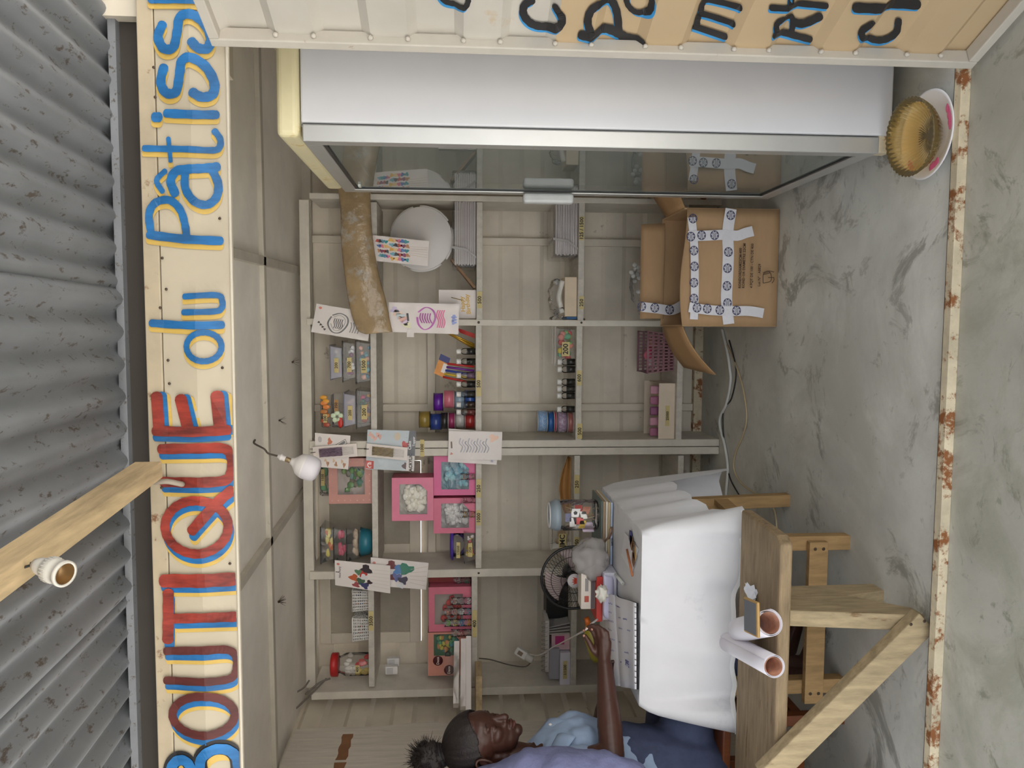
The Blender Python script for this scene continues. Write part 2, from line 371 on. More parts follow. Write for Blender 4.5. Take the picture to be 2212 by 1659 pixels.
g = B(); g.box((XA,YF-.013,ST+.003),(XE,YF+.004,ST+.045)); obj('top_angle', g, M('sign_angle', (180,166,142), .5, .1, 8, dirt=(120,84,58), dthr=.60, dscale=18), sg, bev=.003)
g = B(); g.box((XA,YF-.018,SB-.008),(XE,YF-.004,SB-.001)); obj('bottom_angle', g, cream, sg, bev=.002)
def on_sign(dx, dy, lay):
    def f(x, y):
        p = PY(x+dx, y+dy, YF-.012); z = min(max(p.z, SB+.001), ST+.0445); 
        yy = YF-.012-crease(p.x, z)-.0012*lay
        if z > ST: yy = YF-.013-.0012*lay
        return V3((p.x, yy, z))
    return f
def brush(name, rgb, v=.16, rag=.0): return M(name, rgb, .45, v, 22, stretch=(1,1,.22), bump=.1)
red, blue, ochre, black, dkred = brush('red_paint',(150,54,42),.55), brush('blue_paint',(34,108,170),.35), brush('ochre_paint',(206,172,88),.15), brush('black_paint',(36,34,36),.2), brush('dark_red_paint',(92,38,34),.35)
def ell(cx, cy, rx, ry, n=14): return [(cx+rx*math.cos(2*math.pi*k/n), cy+ry*math.sin(2*math.pi*k/n)) for k in range(n)]
def letter(ch, strokes, wmain, mains, shadows):
    """each hand painted letter is a part of the sign; its offset shadows are sub-parts"""
    b = B()
    for k_, s in enumerate(strokes): stroke2d(b, s[0], s[1] if len(s) > 1 else wmain, on_sign(0,0,6+.4*k_), closed=len(s) > 2, rag=.05)
    lo = obj('letter', b, mains, sg, label='painted letter '+ch)
    for k, (dx, dy, mt, wadd, lay) in enumerate(shadows):
        b = B()
        for k_, s in enumerate(strokes): stroke2d(b, s[0], (s[1] if len(s) > 1 else wmain)*wadd, on_sign(dx,dy,lay+.3*k_), closed=len(s) > 2)
        obj('letter_shadow', b, mt, lo)
RS = [(3,13,blue,.9,4),(4,22,ochre,.9,2)]
BS = [(-1,10,ochre,1.05,3)]
bo = [[(372,1702),(371,1662),(383,1641),(404,1640),(420,1660),(440,1690)],[(450,1702),(436,1642),(458,1616),(490,1614),(512,1632),(517,1668),(514,1704)]]
letter('B', [(bo[0],22),(bo[1],22),([(366,1704),(440,1707),(514,1706)],24)], 22, blue, [(-1,-3,black,1.45,4),(6,16,ochre,1.0,2)])
letter('O', [(ell(442,1541,67,42),18,1)], 18, dkred, RS)
letter('U', [([(361,1404),(440,1402),(492,1401),(511,1415),(513,1440),(505,1459),(480,1466),(420,1468),(361,1467)],17)], 17, dkred, RS)
letter('T', [([(380,1334),(450,1332),(511,1330)],22),([(366,1278),(366,1330),(365,1380)],24)], 22, red, RS)
letter('I', [([(356,1253),(430,1251),(507,1249)],29)], 29, red, RS)
letter('Q', [(ell(427,1136,68,57),20,1),([(502,1058),(470,1086),(418,1144)],23)], 20, red, RS)
letter('U', [([(350,969),(430,968),(484,968),(501,985),(502,1015),(488,1036),(430,1040),(355,1040)],22)], 22, red, RS)
letter('E', [([(338,930),(420,932),(494,928)],22),([(346,926),(341,854)],24),([(408,922),(394,860)],26),([(478,922),(472,853)],27)], 22, red, [(10,0,blue,.95,4),(17,4,ochre,.95,2),(0,14,blue,.8,3)])
letter('d', [([(330,698),(410,703),(482,702)],17),(ell(444,749,37,31),13,1)], 15, blue, BS)
letter('u', [([(402,641),(470,638),(482,650),(481,666),(465,673),(400,675)],13)], 13, blue, BS)
letter('P', [([(325,508),(400,517),(478,521)],19),([(329,506),(325,463),(340,438),(370,434),(393,455),(402,487),(405,514)],17)], 18, blue, BS)
letter('â', [([(382,420),(372,394),(384,372),(413,368),(444,366),(472,362)],20),([(404,380),(405,410),(424,437),(450,444),(470,428),(474,400),(463,372)],18),([(354,415),(341,391),(360,371)],12)], 18, blue, BS)
letter('t', [([(314,322),(380,324),(455,327),(475,322),(478,303),(466,285)],14),([(367,301),(372,350)],10)], 13, blue, BS)
letter('i', [([(362,247),(420,251),(470,250)],19),([(337,255),(346,255)],22)], 18, blue, BS)
letter('s', [([(357,148),(350,180),(362,203),(384,201),(392,165),(397,136),(417,129),(447,147),(465,180),(462,206),(440,213),(420,203)],21)], 20, blue, BS)
letter('s', [([(354,56),(344,82),(356,107),(378,106),(387,72),(393,42),(417,36),(442,52),(458,82),(452,107),(432,108),(418,94)],21)], 20, blue, BS)
letter('i', [([(328,1),(380,3),(436,6)],18)], 18, blue, BS)
for (x, y) in ((335,148),(338,212),(353,558),(362,625),(349,665),(366,778),(483,794),(369,828),(477,473),(352,1052),(499,1215)):
    p = on_sign(0,0,7)(x,y); b = B(); b.ball(p, .004, 8, sq=(1,.5,1)); obj('rivet', b, nailm, sg)
# grey conduit end poking out of the sign
b = B(); b.tube(smooth_path([PY(318,1046,YF-.02)+UY*.06, PY(330,1042,YF-.05), PY(360,1040,YF-.06), PY(388,1045,YF-.045), PY(394,1046,YF-.03)]), .007); ones('cable_end', b, C(150,140,126,.6), 'short grey cable poking out beside the letter Q of the sign', 'cable')
# ================================================================== open door with painted list
dA, dB = PZ(2108,141,0.0), PZ(2212,24,0.0)
dd = (dB-dA); dd.z = 0; dd.normalize(); hin = V3((PY(1300,112,YF-.03).x-.008, YF-.05, 0)); dn = V3((-dd.y, dd.x, 0)); 
if dn.dot(CAM-hin) < 0: dn = -dn
dn.z = 0; DW, DZ0, DZ1 = 1.05, .015, 2.02
dr = thing('shop_door', 'open cream metal door with black and blue hand painted product list', 'door', hin)
g = B(); fr_ = .026
doorframe = M('door_frame_paint', (200,193,182), .5, .06, 6, dirt=(150,110,78), dthr=.68, dscale=22)
for (s0_, s1_, z0, z1) in ((0,fr_,DZ0,DZ1),(DW-fr_,DW,DZ0,DZ1)):
    b = B(); p0, p1 = hin+dd*s0_, hin+dd*s1_; b.obox((p0+p1)/2+UZ*(z0+z1)/2, (p1-p0)/2, dn*.02, UZ*(z1-z0)/2); obj('door_stile', b, doorframe, dr, bev=.003)
for (z0, z1) in ((DZ0,DZ0+fr_),(DZ1-fr_,DZ1)):
    b = B(); p0, p1 = hin+dd*fr_, hin+dd*(DW-fr_); b.obox((p0+p1)/2+UZ*(z0+z1)/2, (p1-p0)/2, dn*.02, UZ*(z1-z0)/2); obj('door_rail', b, doorframe, dr, bev=.003)
dcream = M('door_cream_paint', (198,192,182), .5, .05, 4, dirt=(196,176,148), dthr=.64, dscale=4)
dtan = M('door_tan_paint', (194,169,134), .5, .05, 3, dirt=(196,166,126), dthr=.66, dscale=3)
ztan = PP(1222,60,hin,dn).z
b = B(); corr(b, hin+dd*(fr_*.8)-dn*.024, hin+dd*(DW-fr_*.8)-dn*.024, DZ0+fr_*.7, DZ1-fr_*.7, dn, mf=lambda z: 1 if z < ztan else 0)
obj('door_sheet', b, [dcream, dtan], dr)
b = B()
for z in rib_z(DZ0+.05, DZ1-.05):
    if rib(z) > .015: b = B(); b.ball(hin+dd*(fr_+.004)+dn*.004+UZ*z, .007, 7, jit=.3, seed=z); obj('weld_bead', b, doorframe, dr)
def on_door(dx, dy, lay):
    def f(x, y):
        p = PP(x+dx, y+dy, hin-dn*.012, dn); p = p + dn*(-(p-hin).dot(dn)) ; return p + dn*(-.024+rib(p.z)+.0012*lay)
    return f
def dletter(ch, strokes, sh=(-3,8)):
    b = B()
    for k_, (s, wd) in enumerate(strokes): stroke2d(b, s, wd, on_door(0,0,4+.4*k_), n=6, rag=.06)
    lo = obj('letter', b, black, dr, label='painted letter '+ch)
    b = B()
    for s, wd in strokes: stroke2d(b, s, wd*.75, on_door(sh[0],sh[1],2), n=6)
    obj('letter_shadow', b, brush('sky_blue_paint',(58,150,212),.15), lo)
dletter('o', [([(950,-6),(962,8),(985,13),(1005,7),(1012,-8)],12)])
dletter('C', [([(1150,6),(1133,17),(1132,38),(1150,57),(1179,62),(1205,52),(1214,32),(1200,14)],17)])
dletter('P', [([(1255,67),(1281,72),(1307,66),(1333,75),(1355,87),(1388,91)],20),([(1278,69),(1269,38),(1278,12),(1301,0),(1321,6),(1333,32),(1337,72)],17)])
dletter('o', [([(1352,-4),(1356,14),(1368,28),(1384,32),(1402,22),(1408,0),(1400,-18)],12)], (4,7))
dletter('m', [([(1501,62),(1567,84)],14),([(1506,60),(1509,42),(1520,35),(1584,55)],13),([(1515,34),(1517,14),(1532,4),(1599,20)],13)])
dletter('R', [([(1673,69),(1712,80),(1751,90)],15),([(1679,68),(1676,46),(1688,35),(1705,36),(1714,50),(1711,74)],12),([(1714,52),(1737,55),(1772,40)],18)])
dletter('H', [([(1665,8),(1725,12),(1786,18)],14),([(1708,8),(1708,-14)],14)])
dletter('C', [([(1884,43),(1861,58),(1864,75),(1887,90),(1913,90),(1937,75),(1942,49)],15)])
dletter('I', [([(1847,8),(1915,11),(1983,15)],22)])
# ================================================================== corrugated awning outside
aw = thing('awning_roof', 'weathered grey corrugated iron awning above the shop front', 'awning', (0, 1.2, 2.3))
def roofz(y): return 2.315+.075*(y-2.2)
for k, (x0, x1, dz, mm) in enumerate(((-2.45,-1.62,.004,0),(-1.66,-.72,.014,0),(-.76,.115,.0,0),(.075,.95,.012,0),(.91,1.8,.0,0))):
    b = B(); nw = int(round((x1-x0)/.087)); nu = nw*10
    def fn(u, v, x0=x0, x1=x1, dz=dz, nw=nw):
        X = x0+(x1-x0)*u; Y = -.7+(2.60+.7)*v; return V3((X, Y, roofz(Y)+dz+.0135*math.cos(u*nw*2*math.pi)))
    b.grid(fn, nu, 6, 0, True); obj('roof_sheet', b, galv, aw)
b = B(); b.box((-2.4,2.165,2.22),(1.7,2.235,2.299)); b.box((-2.4,2.42,2.28),(1.7,2.50,2.315)); ones('roof_purlin', b, C(58,53,48,.8), 'dark timber purlin under the roof edge behind the sign', 'beam')
p0 = V3(PY(338,1003,YF-.05)); p1 = PY(-8,1246,1.30)
d = (p1-p0).normalized(); sd = d.cross(UZ).normalized(); ud = sd.cross(d)
p1 = p0+d*1.1
b = B(); b.bar(p0+d*.055, p1, sd*.021, ud*.033); ones('roof_beam', b, timber, 'raw timber beam running out from the sign under the iron roof', 'beam', bev=.002)
# empty lamp holder under the beam
lh = PY(110,1230,1.30); ax = V3((-.12,-.42,-.9)).normalized()
t = thing('lamp_holder', 'empty white lamp holder hanging under the iron roof beside the timber beam', 'lamp holder', lh)
b = B(); b.lathe([(r_*1.28,h_*1.28) for r_,h_ in [(.0,-.028),(.008,-.028),(.011,-.02),(.0125,-.012),(.0125,-.004),(.0165,-.003),(.0165,.010),(.0155,.011),(.0155,.020),(.0172,.021),(.0172,.026),(.014,.0262),(.0135,.004),(0,.003)]], lh, ax, 24, flute=0); obj('holder_body', b, M('white_bakelite',(196,192,184),.35,.04,10), t)
b = B(); b.lathe([(r_*1.28,h_*1.28) for r_,h_ in [(.0136,.0255),(.0128,.005),(0,.0045)]], lh, ax, 20); obj('socket_sleeve', b, C(150,120,80,.35,metal=.6), t)
b = B()
for k in range(24):
    a = 2*math.pi*k/24; u = ax.orthogonal().normalized(); v = ax.cross(u); q = lh+(u*math.cos(a)+v*math.sin(a))*.0213; b.bar(q-ax*.002, q+ax*.009, u*.0006, v*.0006)
obj('grip_ribs', b, MATS['white_bakelite'], t)
b = B(); b.tube(smooth_path([lh-ax*.046, lh-ax*.06+V3((-.01,0,0)), V3((lh.x-.03, lh.y+.02, roofz(lh.y+.02)-.006))]), .0025, 6); obj('flex', b, C(40,38,36), t)
# ================================================================== upright glass fridge
FX = .548; FY0, FY1 = 2.36, 3.22; FZ1 = PY(650,313,FY0).z; FXR = 1.20
fmat = M('fridge_white_enamel', (212,212,216), .22, .03, 2, bump=.03, bscale=5, dirt=(204,199,192), dthr=.70, dscale=5)
alum = M('brushed_aluminium', (190,190,188), .35, .05, 5, metal=.55)
fblack = C(22,24,26,.4)
fr = thing('display_fridge', 'tall white fridge with a glass door and yellowed header', 'fridge', (FX+.3, (FY0+FY1)/2, 0))
dx = .055                                        # door thickness in x
b = B()
b.box((FX+dx,FY0,.05),(FXR,FY0+.03,FZ1)); b.box((FX+dx,FY1-.03,.05),(FXR,FY1,FZ1)); b.box((FXR-.03,FY0+.03,.05),(FXR,FY1-.03,FZ1))
b.box((FX+dx,FY0+.03,.05),(FXR-.03,FY1-.03,.16)); b.box((FX+dx,FY0+.03,FZ1-.03),(FXR-.03,FY1-.03,FZ1))
obj('cabinet', b, fmat, fr, bev=.006)
b = B(); zc = PY(606,312,FY0).z
b.box((FX+.01,FY0-.012,FZ1+.003),(FXR,FY1+.004,zc+.01)); obj('header', b, M('yellowed_plastic', (226,216,176), .4, .06, 4, dirt=(206,180,112), dthr=.60, dscale=8), fr, bev=.018, seg=4)
b = B()
fw_ = .05
for (ya,yb,za,zb) in ((FY0,FY0+fw_,.09,FZ1-.004),(FY1-fw_,FY1,.09,FZ1-.004),(FY0+fw_,FY1-fw_,.09,.09+fw_),(FY0+fw_,FY1-fw_,FZ1-.004-fw_,FZ1-.004)):
    b = B(); b.box((FX,ya,za),(FX+dx-.004,yb,zb)); obj('door_frame', b, alum, fr, bev=.004)
b = B(); i0, i1, j0, j1 = FY0+fw_, FY1-fw_, .09+fw_, FZ1-.004-fw_
for (ya,yb,za,zb) in ((i0,i0+.012,j0,j1),(i1-.012,i1,j0,j1),(i0,i1,j0,j0+.012),(i0,i1,j1-.012,j1)): b.box((FX+.004,ya,za),(FX+.02,yb,zb))
b.box((FX+.012,i0,j1-.075),(FX+.014,i1,j1-.012))
obj('door_gasket', b, fblack, fr)
b = B(); b.box((FX+.008,i0,j0),(FX+.013,i1,j1)); obj('glass_pane', b, film('fridge_glass', (176,186,180), .30, .0, 0, ior=1.55), fr)  # pale body colour in the pane stands in for light inside the cabinet
b = B(); zh0, zh1 = PX(1237,420,FX).z, PX(1128,420,FX).z
b.box((FX-.042,FY1-.075,zh0),(FX-.002,FY1-.025,zh1)); obj('door_handle', b, C(214,216,216,.3), fr, bev=.012, seg=4)
b = B()
for z in (.45,.78,1.1,1.42):
    for k in range(12): b.tube([(FX+.09+k*.04,FY0+.04,z),(FX+.09+k*.04,FY1-.04,z)], .0025, 5)
    b.tube([(FX+.08,FY0+.04,z-.005),(FX+.08,FY1-.04,z-.005)], .004, 6)
obj('wire_shelf', b, C(200,200,200,.4), fr)
for (xx,yy) in ((FX+.12,FY0+.06),(FX+.12,FY1-.06),(FXR-.08,FY0+.06),(FXR-.08,FY1-.06)):
    b = B(); b.lathe([(0,.003),(.024,.003),(.024,.02),(.016,.025),(.016,.05),(0,.05)], (xx,yy,0), n=14); obj('foot', b, C(60,58,55), fr)
b = B(); b.box((FX+.004,FY0+.006,.05),(FX+dx+.02,FY0+.05,.088)); obj('hinge', b, rustm, fr, bev=.003)
b = B(); b.box((FX-.001,FY1-.14,FZ1-.085),(FX+.0075,FY1-.11,FZ1-.075)); obj('badge', b, C(220,225,220,.3), fr)
# ================================================================== shelf unit
su = thing('shelf_unit', 'white painted wooden shelf unit filling the back wall', 'shelves', (-.4, YS+.15, 0))
YSB = YB-.036
def post(y0, y1, x0, x1, depth=None, name='post', Y=YS, mat=shelfm):
    a, c = PY((x0+x1)/2, y1, Y), PY((x0+x1)/2, y0, Y); zt, zb_ = PY(x0, (y0+y1)/2, Y).z, max(.003, PY(x1, (y0+y1)/2, Y).z)
    b = B(); b.box((a.x, Y, zb_), (c.x, YSB if depth is None else Y+depth, zt)); return obj(name, b, mat, su, bev=.003)
post(690.5,704,662,1560,.03); 
post(951,966.5,668,1560); post(968,984,668,1560,.34)
post(1228,1245,668,1560); post(1484,1500,672,1560); post(424,436,668,1560)
BAY = [(436,690), (704,951), (984,1228), (1245,1484)]   # pixel columns between the posts, fridge side first
SH = {}
rows = [[808,807,810,802],[1036,1034,1034,1025],[1256,1251,1246,1240],[1480,1469,1469,1469]]
for r in range(4):
    for k,(y0,y1) in enumerate(BAY):
        ya = y0-(7 if k == 1 else 0); yb = y1+(7 if k == 0 else 0)
        xv = rows[r][k]; a, c = PY(xv, yb, YS+.003), PY(xv, ya, YS+.003); zc_ = PY(xv,(ya+yb)/2,YS).z; th = .0155
        b = B(); b.box((a.x+.001, YS+.003, zc_-th), (c.x-.001, YSB, zc_+th)); obj('shelf', b, shelfin, su, bev=.002)
        SH[(r+1,k)] = zc_+th
b = B(); a, c = PY(672,1490,YS), PY(672,430,YS); b.box((a.x, YS+.02, a.z-.02),(c.x, YS+.055, a.z+.03)); obj('top_rail', b, shelfm, su, bev=.003)
# price tapes stuck to the shelf edges, with their handwriting
tape = M('masking_tape', (214,196,138), .7, .08, 20)
ink = C(44,40,38,.6)
def price(x, y0, y1, s, hh=.019, Y=YS, dz=0):
    a, c = PY(x,y1,Y), PY(x,y0,Y); b = B(); b.box((a.x,Y-.0025,a.z-.0125+dz),(c.x,Y-.0008,a.z+.0125+dz)); o = obj('price_tape', b, tape, su)
    b = B(); textmesh(b, s, V3(((a.x+c.x)/2, Y-.0032, a.z+dz)), UX, UZ, hh); obj('handwriting', b, ink, o)
price(1036,630,666,'500'); price(1034,802,856,'500'); price(1251,800,833,'600'); price(1252,915,948,'500'); price(1256,468,519,'125 / 1500'); price(1256,640,668,'250')
price(1034,1035,1075,'250'); price(1034,1102,1135,'1000'); price(1246,1026,1066,'250'); price(1246,1160,1185,'250'); price(1025,1318,1376,'400',dz=0); price(802,1320,1362,'3500')
b = B(); p = PY(912,968,YS); b.box((p.x-.045,YS-.0025,p.z-.011),(p.x+.045,YS-.0008,p.z+.011)); o = obj('price_tape', b, tape, su); b = B(); textmesh(b,'1000',V3((p.x,YS-.0032,p.z)),UX,UZ,.016); obj('handwriting', b, ink, o)
b = B()
for (x, y) in ((1034,696),(1256,697),(1475,698),(1034,697),(1262,690),(1240,1238),(1034,1238),(810,1238)):
    p = PY(x,y,YS-.001); b = B(); b.ball(p, .006, 8, sq=(1,.3,1)); obj('nail_head', b, nailm, su)
# raw end of the second shelf jutting out by the woman, and boards behind
p = PY(1033,1510,3.82); b = B(); b.box((p.x-.10,YS-.18,p.z-.02),(p.x+.12,YS+.002,p.z+.012)); ones('shelf_offcut', b, timber, 'bare timber end of shelf jutting out above the woman', 'wood offcut', bev=.002)
# ================================================================== table under a white cloth
TZ = .757
tA, tB, tC = PZ(1385,1150,TZ), PZ(1285,1030,TZ), PZ(1385,1532,TZ)
TX0, TX1, TY0, TY1 = tC.x, (tA.x+tB.x)/2, (tA.y+tC.y)/2, 3.36
tb = thing('table', 'plain wooden desk hidden under the white cloth', 'table', ((TX0+TX1)/2,(TY0+TY1)/2,0))
b = B(); b.box((TX0+.004,TY0+.004,TZ-.034),(TX1-.004,TY1-.004,TZ-.006)); obj('table_top', b, legwood, tb, bev=.003)
LG = {}
for nm, (px, py, Y0) in {'nr':(1858,1184,None),'fr':(1703,1079,None),'nl':(1830,1474,None)}.items():
    p = PZ(px, py, 0.0); p.y = max(p.y, TY0+.03); LG[nm] = p
LG['nl'] = V3((TX0+.05, LG['nr'].y, 0)); LG['fl'] = V3((TX0+.05, LG['fr'].y, 0))
for nm, p in LG.items():
    b = B(); q = V3((min(p.x, TX1-.04), max(p.y, TY0+.03), TZ-.034)); b.bar(p, q, UX*.026, UY*.024); obj('leg', b, legwood, tb, bev=.003)
zs_ = PY(1762,1215,LG['nr'].y-.03).z
b = B(); b.box((LG['nl'].x-.05, LG['nr'].y-.052, zs_-.034), (LG['nr'].x+.012, LG['nr'].y-.027, zs_+.034)); st = obj('stretcher', b, legwood, tb, bev=.002)
b = B()
for (dx_,dz_) in ((-.012,.014),(-.012,-.016)):
    for k_ in ('nr','nl'): b = B(); b.ball((LG[k_].x+dx_, LG['nr'].y-.053, zs_+dz_), .006, 8, sq=(1,.3,1)); obj('nail', b, nailm, st)
b = B(); zq = .30; b.bar(V3((LG['nr'].x, LG['nr'].y, zq)), V3((LG['fr'].x, LG['fr'].y, zq)), UX*.013, UZ*.03); obj('stretcher', b, legwood, tb, bev=.002)
b = B(); b.bar(V3((LG['nl'].x, LG['nl'].y, zq)), V3((LG['fl'].x, LG['fl'].y, zq)), UX*.013, UZ*.03); obj('stretcher', b, legwood, tb, bev=.002)
# cloth: flat top plus skirts that fall in folds
clothm = M('white_cotton', (226,225,229), .85, .03, 5, bump=.35, bscale=7, dirt=(214,213,219), dthr=.62, dscale=4)
per = []                                         # (edge point, outward, drop, flare)
def seg(p, q, out, n, f0, f1):
    for i in range(n):
        t = i/n; per.append((p.lerp(q, t), out, t, f0, f1))
zr = lambda x, y: TZ-PX(x, y, TX1+.03).z
cTZ = TZ+.002
P_ = [V3((TX0,TY1,cTZ)), V3((TX1,TY1,cTZ)), V3((TX1,TY0,cTZ)), V3((TX0,TY0,cTZ))]
def corner(p, o1, o2, d, fl, n=5):
    for i in range(n+1):
        t = i/n; per.append((p, (o1*math.cos(t*math.pi/2)+o2*math.sin(t*math.pi/2)), d[0]+(d[1]-d[0])*t, fl[0]+(fl[1]-fl[0])*t, 1))
def side(p, q, out, n, dfn, ffn):
    for i in range(1, n):
        t = i/n; per.append((p.lerp(q, t), out, dfn(t), ffn(t), 1))
side(P_[0], P_[1], UY, 14, lambda t: .56, lambda t: .02+.02*math.sin(t*20))
corner(P_[1], UY, UX, (.57,.58), (.09,.06))
side(P_[1], P_[2], -UX*-1, 30, lambda t: (.58-.33*min(1,t/.12)) if t < .12 else (.25+.045*math.sin(t*26)*(.4+.6*t)+.10*max(0,(t-.78)/.22)**2), lambda t: .028+.020*math.sin(t*27+1)*(.5+.5*t)+.01)
corner(P_[2], UX, -UY, (.355,.36), (.075,.05))
side(P_[2], P_[3], -UY, 34, lambda t: .345+.012*math.sin(t*9)-.02*t+.012*math.sin(t*15)*t, lambda t: .026+.028*math.sin(t*12)*t+.008*math.sin(t*31))
corner(P_[3], -UY, -UX, (.33,.36), (.05,.10))
side(P_[3], P_[0], -UX, 20, lambda t: .34, lambda t: .03+.02*math.sin(t*22))
corner(P_[0], -UX, UY, (.36,.40), (.05,.05))
b = B(); NV = 10; NP = len(per); vs = []; fs = []
for j in range(NV+1):
    v = j/NV
    for i,(p, o, d_, f_, _) in enumerate(per):
        r = min(1, v*6); wob = .002*math.sin(i*.6+v*4)*v
        vs.append(p + o*(.010*math.sin(min(1,v*5)*math.pi/2)+f_*v**.8+wob) - UZ*(d_*(v**1.02 if v > 0 else 0)))
for j in range(NV):
    for i in range(NP): fs.append((j*NP+i, j*NP+(i+1)%NP, (j+1)*NP+(i+1)%NP, (j+1)*NP+i))
b.add(vs, fs, 0, True)
b.grid(lambda u, v: V3((TX0+(TX1-TX0)*u, TY0+(TY1-TY0)*v, cTZ+.0006*math.sin(u*19+v*7)*math.sin(math.pi*u)*math.sin(math.pi*v))), 16, 20, 0, True)
tc = ones('tablecloth', b, clothm, 'white cotton cloth draped over the desk and hanging in folds', 'tablecloth')
b = B(); lo = (NV-0)*NP
idx = [i for i,(p,o,d_,f_,_) in enumerate(per) if o.dot(-UY) > .3]
for i in idx[:-1]:
    a0, a1 = vs[NV*NP+i]-UY*.003, vs[NV*NP+i+1]-UY*.003; b.add([a0, a1, a1+UZ*.017, a0+UZ*.017], [(0,1,2,3)], 0, True)
obj('hem', b, M('white_hem', (246,246,248), .85, .02, 8), tc)
# ================================================================== bench in front
BZ = .445
bR = PZ(1601,1108,BZ); bF = PZ(1686,1170,BZ)
bn = thing('bench', 'thick weathered wooden bench in front of the desk', 'bench', (-1.2,(bR.y+bF.y)/2,0))
BX1, BY0, BY1 = bR.x+.0, bF.y-.005, bR.y
b = B(); ang = .0
pts = [(-1.95,BY0,BZ-.038),(BX1-.016,BY0+.0,BZ-.038),(BX1+.004,BY0+.035,BZ-.038),(BX1+.012,BY1,BZ-.038),(-1.95,BY1,BZ-.038)]
b.prism([V3(p) for p in pts], UZ*.038); obj('seat_plank', b, oldwood, bn, bev=.008, seg=3)
def bleg(x):
    b = B(); y0, y1 = BY0+.03, BY1-.03; zt = BZ-.038; th = .05
    pts = [(y0+.02,zt),(y0-.045,.0),(y0+.02,.0),((y0+y1)/2-.02,.115),(y0+(y1-y0)*.52,.14),(y1-.09,.0),(y1-.02,.0),(y1-.03,zt)]
    b.prism([V3((x,p[0],p[1])) for p in pts], UX*th); return obj('leg_plank', b, oldwood2, bn, bev=.004)
lx = PY(1800,1340,BY0).x-.035
bleg(lx); bleg(-1.85)
q0, q1 = PY(1985,1348,BY0-.03), PY(1668,1662,BY0-.035)
d = (q1-q0).normalized(); sd = d.cross(UY).normalized()
b = B(); b.bar(q0-d*.02, q1+d*.03, sd*.037, UY*.022); br_ = obj('brace', b, oldwood2, bn, bev=.004)
b = B()
for (x,y) in ((1968,1349),(1997,1342)): b = B(); b.ball(PY(x,y,BY0-.053), .005, 8, sq=(1,.3,1)); obj('nail', b, nailm, br_)
# ================================================================== stool under the woman and the brown chair behind the bench
brown = M('brown_varnished_wood', (120,66,36), .4, .2, 8, stretch=(4,4,1), dirt=(80,44,26), dthr=.64)
sx, sy = -1.60, 2.80
stl = thing('chair', 'brown varnished wooden chair the woman sits on', 'chair', (sx, sy, 0))
b = B(); b.box((sx-.22,sy-.21,.425),(sx+.21,sy+.21,.455)); obj('seat', b, brown, stl, bev=.006)
for (ax_,ay_) in ((-1,-1),(1,-1),(1,1),(-1,1)):
    b = B(); b.bar((sx+ax_*.19,sy+ay_*.18,0),(sx+ax_*.18,sy+ay_*.17,.425), UX*.02, UY*.02); obj('leg', b, brown, stl, bev=.003)
for (za) in (.16,.36):
    b = B(); b.box((sx-.18,sy-.19,za-.018),(sx+.19,sy-.165,za+.018)); obj('stretcher', b, brown, stl, bev=.002)
    b = B(); b.box((sx+.175,sy-.165,za-.018),(sx+.20,sy+.17,za+.018)); obj('stretcher', b, brown, stl, bev=.002)
# ================================================================== cardboard carton
card = M('cardboard', (184,150,112), .75, .06, 5, bump=.08, stretch=(1,1,3), dirt=(172,130,86), dthr=.66, dscale=5)
card2 = M('cardboard_inside', (178,140,98), .8, .05, 5, bump=.05)
p = PZ(1682,580,0); KY = p.y
def K(x, y, dy=0): return PY(x, y, KY+dy)
kx0, kx1 = K(1600,704).x, K(1600,452).x; kz = K(1476,580).z
ct = thing('cardboard_carton', 'big open cardboard carton with printed tape standing on the floor', 'carton', ((kx0+kx1)/2, KY+.2, 0))
KD = .36
b = B(); b.grid(lambda u,v: V3((kx0+(kx1-kx0)*u, KY+.010*math.sin(v*9)*math.sin(u*3.1), .004+(kz-.004)*v+(.0 if v<1 else .012*math.sin(u*5)))), 12, 12, 0, True); obj('front_panel', b, card, ct, solid=.006)
b = B(); b.grid(lambda u,v: V3((kx0, KY+KD*u, .004+(kz-.004)*v)), 2, 2, 0, False); obj('side_panel', b, card, ct, solid=.006)
b = B(); b.grid(lambda u,v: V3((kx1, KY+KD*u, .004+(kz-.004)*v)), 2, 2, 0, False); obj('side_panel', b, card, ct, solid=.006)
b = B(); b.grid(lambda u,v: V3((kx0+(kx1-kx0)*u, KY+KD, .004+(kz-.004)*v)), 2, 2, 0, False); obj('back_panel', b, card, ct, solid=.006)
f0, f1 = K(1386,690,KD), K(1386,484,KD); fz = f0.z
b = B(); b.grid(lambda u,v: V3((f0.x+.004+(f1.x-f0.x)*u, KY+KD-.01+.05*v+.004*math.sin(u*7+v*3), kz-.01+(fz-kz+.01)*v)), 10, 6, 0, True); obj('back_flap', b, card, ct, solid=.005, label='upright back flap with creases')
# side flap hanging open towards the floor on the desk side
q = [K(1507,703), K(1560,703,.10), K(1612,806,-.04), K(1545,760,.16)]
q = [V3((kx0,KY+.02,kz)), V3((kx0,KY+KD-.05,kz)), PX(1533,775,kx0-.20), PX(1608,806,kx0-.22)]
fl = [V3((kx0-.003,KY+.01,kz-.004)), V3((kx0-.003,KY+KD-.03,kz-.004)), V3((kx0-.20,KY+KD-.02,kz-.115)), V3((kx0-.215,KY+.0,kz-.155))]
b = B(); b.grid(lambda u,v: fl[0].lerp(fl[1],u).lerp(fl[3].lerp(fl[2],u),v)+UZ*.02*math.sin(v*math.pi), 4, 8, 0, True); obj('side_flap', b, card2, ct, solid=.005)
fl2 = [V3((kx1+.003,KY+.01,kz-.004)), V3((kx1+.003,KY+KD-.06,kz-.004)), V3((kx1+.10,KY+KD-.05,kz+.06)), V3((kx1+.10,KY+.03,kz+.03))]
